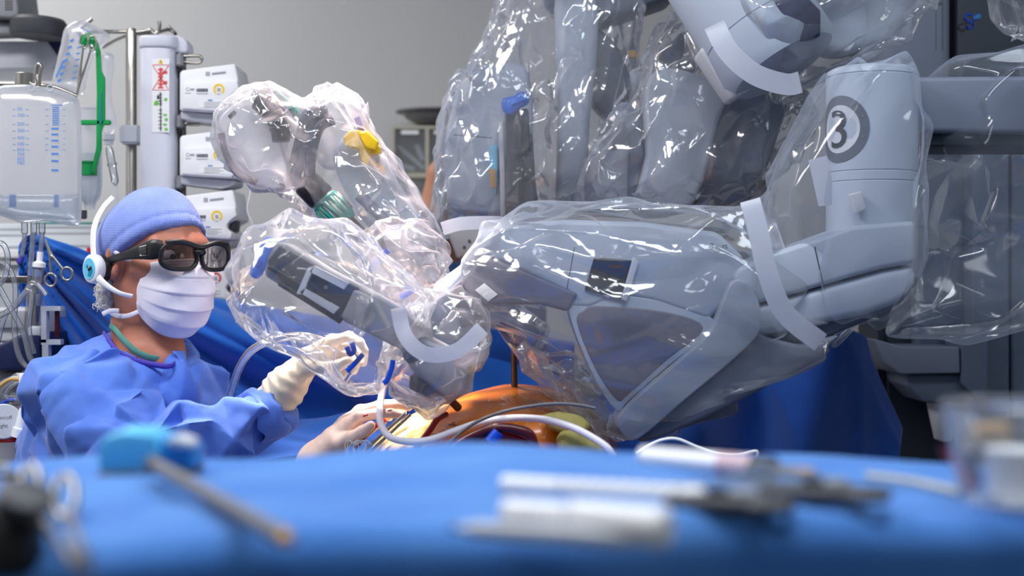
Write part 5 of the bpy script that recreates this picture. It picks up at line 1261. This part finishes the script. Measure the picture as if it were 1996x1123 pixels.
sh0 = P(1470, 40, 2.62); sax = unit((.48, -.25, -.86))
sh = lathe('shoulder_drum', [(.03, -.20), (.098, -.19), (.112, -.16), (.112, .02), (.110, .022), (.112, .024), (.112, .085), (.100, .105), (.04, .11)], sh0, sax, M['robot'], arm, 56)
slab('shoulder_window', [(1500, -20), (1550, -30), (1600, 20), (1600, 70), (1560, 80), (1530, 40)], 2.50, .03, M['navy'], arm, .004)
slab('shoulder_bracket', [(1362, 96), (1400, 70), (1500, 150), (1430, 196), (1410, 168)], 2.60, .10, M['lgrey'], arm, .01)
slab('upper_tray', [(1560, -60), (1820, -60), (1800, 10), (1740, 80), (1640, 106), (1590, 90)], 2.70, .10, M['robot'], arm, .02)
slab('back_strut', [(1290, 100), (1330, 60), (1360, 130), (1340, 160), (1300, 160)], DX + .10, .06, M['robotdk'], arm, .01)

# ================================================================== sterile plastic drapes
def drape(pts, d, T, R, lab, m='film', seed=1, h=.024, elong=1.0, ang=0, fine=((40, .0016),), out=.3, levels=3, tilt=(0, 0), jit=.42):
    v, t = film_vf(pts, d, T, R, h, elong, ang, seed, fine, tilt, out, jit, levels)
    return tag(mk('plastic_drape', v, t, M[m], None), lab, 'plastic drape')
def strap(pts, d, w, parent, m='strap', th=.0012, curve=.02):
    p = catmull(np.asarray(pts, float), 8); q = []
    n = len(p); T_ = np.gradient(p, axis=0); T_ /= np.linalg.norm(T_, axis=1)[:, None]; N_ = np.c_[-T_[:, 1], T_[:, 0]]
    dd = d - curve * np.sin(np.linspace(0, math.pi, n))
    a = np.array([P(x, y, z) for (x, y), z in zip(p + N_ * w / 2, dd)]); b = np.array([P(x, y, z) for (x, y), z in zip(p - N_ * w / 2, dd)])
    v = np.concatenate([a, b, a + [0, th, 0], b + [0, th, 0]]); f = []
    for i in range(n - 1):
        f += [[i, i + 1, n + i + 1, n + i], [2 * n + i, 3 * n + i, 3 * n + i + 1, 2 * n + i + 1], [i, 2 * n + i, 2 * n + i + 1, i + 1], [n + i, n + i + 1, 3 * n + i + 1, 3 * n + i]]
    f += [[0, n, 3 * n, 2 * n], [n - 1, 3 * n - 1, 4 * n - 1, 2 * n - 1]]
    return mk('tape_strap', v, f, M[m], parent, True, 30)
X_ = (1, 0, 0)
dr = drape([(412, 232), (424, 214), (445, 198), (476, 178), (512, 156), (545, 170), (580, 208), (602, 194), (622, 172), (655, 163), (690, 188), (722, 222), (738, 272), (776, 325), (822, 390), (858, 455), (862, 540), (850, 600), (790, 620), (720, 560), (690, 480), (640, 440), (596, 420), (570, 388), (545, 378), (500, 372), (455, 335), (428, 285)], DE + .01, .115, .07, 'crumpled clear plastic cover over the endoscope arm, upper left', 'film_pink', 1, .024, 1.3, -55)
strap([(862, 446), (900, 436), (960, 434), (985, 436)], DE - .08, 26, dr)
slab('white_flap', [(752, 440), (786, 436), (780, 466), (748, 468)], DE - .12, .002, M['strap'], dr, 0)
dr = drape([(450, 565), (454, 520), (474, 482), (498, 454), (526, 434), (580, 420), (640, 421), (700, 450), (764, 510), (830, 560), (868, 600), (840, 660), (770, 700), (735, 768), (700, 778), (660, 772), (640, 748), (628, 702), (600, 696), (540, 690), (480, 666), (464, 640), (452, 602)], D1 + .02, .085, .05, 'big clear plastic bag around the low left arm, covering the gloved hand', 'film', 2, .030, 1.5, -40, out=.16)
dr = drape([(770, 655), (786, 605), (830, 575), (880, 560), (945, 590), (957, 640), (938, 715), (918, 756), (880, 780), (850, 806), (825, 806), (795, 790), (758, 752), (742, 706)], D3 - .02, .085, .05, 'crumpled clear plastic cover round the wrist above the brown port', 'film_pink', 3, .022, 1.2, 40)
strap([(776, 600), (790, 655), (830, 690), (890, 684), (940, 640)], D3 - .11, 30, dr, 'strap', curve=.03)
dr = drape([(770, 765), (800, 770), (850, 772), (875, 765), (862, 790), (845, 806), (820, 806), (790, 792)], D3 - .02, .03, .03, 'milky plastic cone end hanging just over the brown port', 'film_milk', 31, .02)
dr = drape([(858, 565), (895, 505), (940, 455), (1000, 408), (1100, 402), (1230, 398), (1350, 392), (1452, 385), (1500, 450), (1560, 590), (1604, 672), (1560, 712), (1400, 802), (1262, 870), (1228, 884), (1192, 872), (1120, 780), (1045, 700), (990, 662), (940, 618), (885, 605)], D3 + .06, .135, .09, 'large taut clear plastic cover over the long front robot arm', 'film', 4, .034, 3.0, -4, ((18, .003), (50, .0008)), .22)
strap([(1462, 390), (1478, 450), (1496, 530), (1530, 610), (1600, 668)], D3 - .095, 40, dr)
dr = drape([(1468, 392), (1500, 330), (1560, 230), (1606, 146), (1640, 120), (1700, 111), (1770, 117), (1796, 150), (1796, 570), (1745, 612), (1680, 652), (1600, 672), (1556, 590), (1500, 470)], D3 + .09, .145, .08, 'taut clear plastic cover over the shoulder housing marked 3, right of the white strap', 'film_smooth', 5, .036, 2.8, 66, ((20, .0015),), .08, jit=.28)
slab('white_flap', [(1576, 312), (1610, 304), (1622, 350), (1622, 400), (1596, 402)], D3 - .04, .002, M['strap'], dr, 0)
dr = drape([(1660, 655), (1700, 620), (1780, 560), (1786, 104), (1996, 84), (2080, 84), (2080, 650), (1960, 666), (1850, 674), (1710, 682)], 2.52, .15, .10, 'hazy clear plastic cover hanging over the setup beam at the right edge', 'film_smooth', 6, .050, 3.0, 6, ((20, .001),), .06, jit=.25)
dr = drape([(850, 300), (856, 240), (866, 190), (892, 158), (930, 110), (950, 70), (974, 0), (985, -60), (1236, -60), (1250, 20), (1242, 100), (1236, 200), (1200, 300), (1130, 400), (1060, 424), (960, 470), (900, 440), (846, 470), (832, 420), (862, 345)], DQ + .02, .14, .07, 'heavily crumpled clear plastic cover over the rear centre arm', 'film_rear', 7, .021, 1.8, 80, ((36, .002),), .4)
dr = drape([(1110, 390), (1150, 300), (1226, 200), (1252, 100), (1300, 40), (1390, 0), (1405, 60), (1452, 150), (1540, 190), (1610, 200), (1556, 300), (1470, 392), (1300, 404), (1180, 404)], DX + .04, .14, .07, 'crumpled clear plastic cover over the rear right arm, behind the front arm', 'film_rear', 8, .025, 1.8, 70, ((36, .002),), .35)
dr = drape([(1390, -60), (1396, 60), (1440, 130), (1520, 178), (1600, 150), (1720, 112), (1800, 30), (1836, -60)], 2.64, .16, .08, 'loose clear plastic cover over the round drum at the top right', 'film', 9, .036, 1.6, 30, ((30, .002),), .3)
strap([(1392, 48), (1420, 100), (1470, 144), (1530, 164), (1560, 160)], 2.46, 42, dr)
dr = drape([(1915, -60), (1945, 30), (1975, 74), (2010, 90), (2080, 70), (2080, -60)], 2.6, .08, .05, 'small corner of crumpled clear plastic at the far upper right', 'film', 10, .03, 1.5, -40)
dr = drape([(990, 660), (1020, 640), (1060, 700), (1130, 790), (1200, 870), (1228, 890), (1180, 880), (1100, 800), (1040, 740), (1000, 700)], D3 + .02, .05, .04, 'gathered clear plastic tail trailing down to the right of the orange chest', 'film_pink', 12, .020, 2.0, -48)
dr = drape([(700, 470), (760, 420), (850, 440), (880, 500), (866, 560), (800, 610), (740, 600), (700, 540)], DE - .10, .06, .05, 'crinkled clear plastic gathered around the middle joint between the two left arms', 'film_pink', 13, .020, 1.2, -40)

# ================================================================== instrument table in the foreground
TZ = CAM_Z - .139
t = thing('instrument_table', (0, 1.0, 0), 'instrument table in the foreground under a blue drape', 'table')
box('table_top', (0.0, 1.03, TZ - .028), (1.9, .30, .03), M['steel'], t, .004)
for sx_ in (-.9, .9):
    for sy_ in (.92, 1.14): tube('leg', [(sx_, sy_, 0), (sx_, sy_, TZ - .04)], .015, M['steel'], t, smooth=1, seg=14)
def cloth(U, V):
    x = -1.1 + 2.3 * U; front = .79 + (x + .27) * .14; back = 1.2
    s = V; y = np.interp(s, [0, .12, .18, .68, .74, 1], [0, 0, .01, .985, 1, 1]); y = back + (front - back) * y
    y = back + (front - back) * np.where(s < .15, 0, np.where(s > .71, 1, (s - .15) / .56))
    z = TZ + np.where(s < .15, -(.15 - s) / .15 * .35, np.where(s > .71, -(s - .71) / .29 * .55, 0))
    rd = .018; e0 = np.clip(1 - np.abs(s - .15) / .035, 0, 1); e1 = np.clip(1 - np.abs(s - .71) / .03, 0, 1); z = z - rd * .5 * e0 ** 2 - rd * .9 * e1 ** 2
    top = np.clip((s - .12) / .05, 0, 1) * np.clip((.74 - s) / .05, 0, 1)
    z = z + top * (.0035 * np.sin(x * 9 + 1) + .0025 * np.sin(x * 21 + y * 13) + .002 * np.sin(x * 5 - y * 40)) + .006 * np.exp(-((x + .03) / .12) ** 2) * np.clip(1 - np.abs(s - .18) / .12, 0, 1) - .010 * np.clip((-.33 - x) / .1, 0, 1) * np.clip(1 - np.abs(s - .15) / .2, 0, 1)
    hang = np.clip((s - .73) / .1, 0, 1); y = y - hang * (.012 + .012 * np.sin(x * 24) + .006 * np.sin(x * 57)) + .01 * np.clip((.13 - s) / .1, 0, 1) * np.sin(x * 20)
    return np.stack([x, y, z], -1)
o = sheet('table_drape', 240, 130, cloth, M['tablecloth'], None, .001)
tag(o, 'blue cloth drape covering the out-of-focus instrument table in the foreground', 'tablecloth')
def on(px, py, dz=0.0):
    d = (.139 - dz) * F_PX / (py - CY); return P(px, py, d)
# robot instrument
b = on(285, 925)
t = thing('robot_instrument', b, 'robot instrument with aqua blue housing and long grey shaft on the table', 'surgical instrument')
d = b[1]; kk = d / F_PX
def up(px, z): return np.array([(px - CX) * kk, d, z])
hx = b[0]
slab('housing', [(190, 915), (192, 868), (204, 850), (240, 842), (300, 846), (308, 862), (306, 926), (200, 926)], d - .005, .05, M['aqua'], t, .006)
slab('housing_side', [(300, 850), (330, 858), (372, 872), (376, 908), (366, 924), (304, 926)], d + .002, .045, M['bluedk'], t, .006)
slab('base_plate', [(186, 922), (370, 922), (366, 936), (190, 936)], d - .01, .06, M['dgrey'], t, .004)
slab('release_lever', [(322, 862), (340, 850), (372, 862), (374, 876), (330, 872)], d - .012, .03, M['lgrey'], t, .004)
slab('top_cap', [(216, 846), (240, 836), (296, 838), (300, 850)], d + .004, .03, M['aqua'], t, .004)
p0, p1 = on(298, 905, .014), on(552, 1046, .008)
tube('shaft', [p0, p1], .0052, M['cable'], t, smooth=1, seg=18); ax = unit(p1 - p0)
lathe('shaft_collar', [(.006, 0), (.0065, .004), (.006, .012)], p0 - ax * .002, ax, M['dgrey'], t, 20)
tube('wrist_tip', [p1, p1 + ax * .012], [.0044, .003], M['tan'], t, smooth=1, seg=14)
# ring handled clamp on the left
t = thing('ring_clamp', on(110, 985), 'steel ring-handled clamp lying on the table, left of the blue instrument', 'surgical clamp')
for c_, r0, r1 in (((60, 945), 18, 36), ((128, 968), 20, 40)):
    mk('finger_ring', *loop_vf(np.array([on(c_[0] + r0 * math.cos(a), c_[1] + r1 * math.sin(a), .010 + .008 * math.sin(-a)) for a in np.linspace(0, 6.28, 28, endpoint=False)]), .0028), M['steel'], t)
tube('arm', [on(66, 985, .006), on(96, 1030, .006), on(150, 1105, .005)], .0026, M['steel'], t)
tube('arm', [on(136, 1005, .008), on(150, 1050, .007), on(172, 1112, .005)], .0026, M['steel'], t)
lathe('hinge', [(.004, -.004), (.004, .004)], on(160, 1092, .008), (0, 0, 1), M['steel'], t, 16)
t = thing('camera_grip', on(20, 1060), 'rounded dark grip at the bottom left corner of the table', 'grip')
mk('grip_body', *bag_vf([(-60, 1100), (-60, 985), (-10, 970), (40, 982), (78, 1020), (86, 1080), (70, 1120), (0, 1130)], .80, .022, .02, .003, seed=81, amps=(), sm=3), M['black'], t)
lathe('grip_collar', [(.014, 0), (.016, .003), (.016, .010), (.012, .012)], P(46, 990, .79), (.3, -.3, .9), M['dgrey'], t, 24)
t = thing('small_clip', on(2, 925), 'tiny steel clip at the left edge of the table drape', 'clip')
tube('clip_wire', [on(-14, 912, .006), on(8, 910, .006), on(14, 922, .004), on(-8, 930, .004)], .0022, M['steel'], t)
slab('clip_pad', [(0, 922), (40, 920), (44, 932), (4, 936)], on(20, 934)[1], .012, M['dgrey'], t, .002)
# pens and white tools
def pen(name, lab, a, b2, prof, m, dz, cat, grp=None):
    p0, p1 = on(*a, dz), on(*b2, dz); L_ = np.linalg.norm(p1 - p0); ax = unit(p1 - p0)
    t = thing(name, p0, lab, cat, grp); lathe('barrel', [(r_, h_ * L_) for r_, h_ in prof], p0, ax, m, t, 24); return t, p0, ax, L_
t, p0, ax, L_ = pen('marker_pen', 'fat white marker pen with grey print, middle of the three white tools', (985, 1000), (1305, 1030), [(.003, 0), (.0085, .01), (.0088, .40), (.0108, .42), (.0112, .97), (.008, 1.0)], M['white'], .011, 'marker pen')
v = []
for i in range(5):
    c_ = p0 + ax * L_ * (.15 + .05 * i); v.append(box_bm(c_ + np.array([0, -.0084, .001]), (.0045, .0012, .0035), 0))
mk('print', *join(*[vf(b_) for b_ in v]), M['ink'], t, False)
lathe('cap_band', [(.0108, .42 * L_), (.0116, .43 * L_), (.0108, .44 * L_)], p0, ax, M['lgrey'], t, 24)
t, p0, ax, L_ = pen('ruled_stick', 'long ribbed white plastic stick behind the fat marker pen', (978, 948), (1376, 972), [(.004, 0), (.0075, .01), (.0075, .98), (.004, 1)], M['white'], .0078, 'plastic stick')
for i in range(9): lathe('rib', [(.0075, 0), (.0086, .002), (.0075, .004)], p0 + ax * L_ * (.3 + .07 * i), ax, M['lgrey'], t, 18)
t, p0, ax, L_ = pen('thin_pen', 'thin pale pen closest to the table front, below the fat marker', (892, 1030), (1240, 1052), [(.0015, 0), (.0035, .08), (.0046, .12), (.0046, .97), (.003, 1)], M['lgrey'], .0045, 'marker pen')
lathe('pen_tip', [(.0008, -.006), (.0018, 0)], p0, ax, M['dgrey'], t, 14)
t, p0, ax, L_ = pen('syringe', 'white syringe with a pinkish end and a black band near the far table edge', (1250, 890), (1475, 912), [(.004, 0), (.0078, .02), (.0082, .55), (.0082, 1.0)], M['white'], .009, 'syringe')
lathe('pink_end', [(.0084, .70 * L_), (.0086, .72 * L_), (.0086, .99 * L_)], p0, ax, mat('pinkish_plastic', C(206, 176, 182), .4, noise=.02), t, 24)
lathe('black_band', [(.0088, .97 * L_), (.0098, .98 * L_), (.0098, 1.13 * L_), (.0088, 1.14 * L_)], p0, ax, M['black'], t, 24)
tube('plunger_rod', [p0 + ax * L_ * 1.13, p0 + ax * L_ * 1.45], .0034, M['tan'], t, smooth=1, seg=12)
# dark clips, right of the white tools
def jaw(name, lab, a, b2, dz, r_):
    p0, p1 = on(*a, dz), on(*b2, dz); t = thing(name, p0, lab, 'surgical clamp')
    n_ = unit(np.cross(p1 - p0, (0, 0, 1))); ax = unit(p1 - p0)
    for s in (-1, 1): tube('arm', [p0 + n_ * .003 * s, (p0 + p1) / 2 + n_ * r_ * .8 * s, p1 + n_ * r_ * .55 * s], [.004, .0065, .006], M['dgrey'], t, flat=(.8, (0, 0, 1)))
    for s in (-1, 1):
        c_ = p1 + n_ * r_ * .55 * s; mk('finger_ring', *loop_vf(np.array([c_ + ax * .012 * math.cos(q) + n_ * .009 * math.sin(q) for q in np.linspace(0, 6.28, 24, endpoint=False)]), .003), M['dgrey'], t)
    slab('pivot_plate', [(a[0] + 90, a[1] - 16), (a[0] + 180, a[1] - 20), (a[0] + 190, a[1] + 14), (a[0] + 96, a[1] + 16)], (p0[1] + p1[1]) / 2 - .002, .012, M['grey'], t, .003)
    lathe('pivot', [(.007, 0), (.007, .004), (.004, .005)], (p0 + p1) / 2 + np.array([0, 0, .004]), (0, 0, 1), M['black'], t, 18)
jaw('dark_clamp', 'dark grey metal clamp touching the right end of the ribbed white stick', (1300, 975), (1500, 985), .008, .012)
jaw('dark_clamp', 'dark grey metal clamp farther right, behind the other dark clamp', (1480, 955), (1690, 965), .010, .014)
o = mk('tube_net', *bag_vf([(1290, 950), (1400, 935), (1500, 905), (1600, 930), (1710, 960), (1730, 990), (1640, 1016), (1480, 1024), (1330, 1012)], .93, .016, .02, .004, seed=83, amps=((30, .004),), tilt=(0, 1.2)), M['film_dull'], None); tag(o, 'crumpled see-through pouch over the two dark clamps', 'pouch')
o = tube('swab_stick', [on(1690, 928, .004), on(1780, 940, .004), on(1870, 960, .003)], .0028, M['cream'], None); tag(o, 'thin cream stick lying between the clamps and the clear tub', 'stick')
# clear tub at the right edge
t = thing('clear_tub', on(1930, 985), 'clear plastic tub with a red and blue label at the right edge of the table', 'tub')
c0 = on(1950, 985); 
lathe('tub_body', [(.034, 0), (.038, .003), (.046, .058), (.049, .060), (.049, .064), (.045, .062)], c0 + np.array([.012, .0, .002]), (0, 0, 1), M['cleartube'], t, 40, False)
lathe('tub_floor', [(.0, 0), (.034, 0)], c0 + np.array([.012, .0, .0025]), (0, 0, 1), M['bagfilm'], t, 40, False)
mk('red_label', *vf(prism_bm(PV([(1832, 872), (1864, 878), (1906, 950), (1890, 962)], .93), (0, .003, 0), 0)), M['blood'], t, False)
mk('blue_label', *vf(prism_bm(PV([(1866, 880), (1900, 880), (1918, 944), (1908, 950)], .93), (0, .003, 0), 0)), M['navy'], t, False)
lathe('white_cup', [(.0, 0), (.018, 0), (.021, .028), (.022, .030)], c0 + np.array([.012, 0, .006]), (0, 0, 1), M['white'], t, 28)
slab('brown_vial', [(1900, 830), (1980, 826), (1980, 868), (1905, 872)], .955, .02, M['tan'], t, .004)
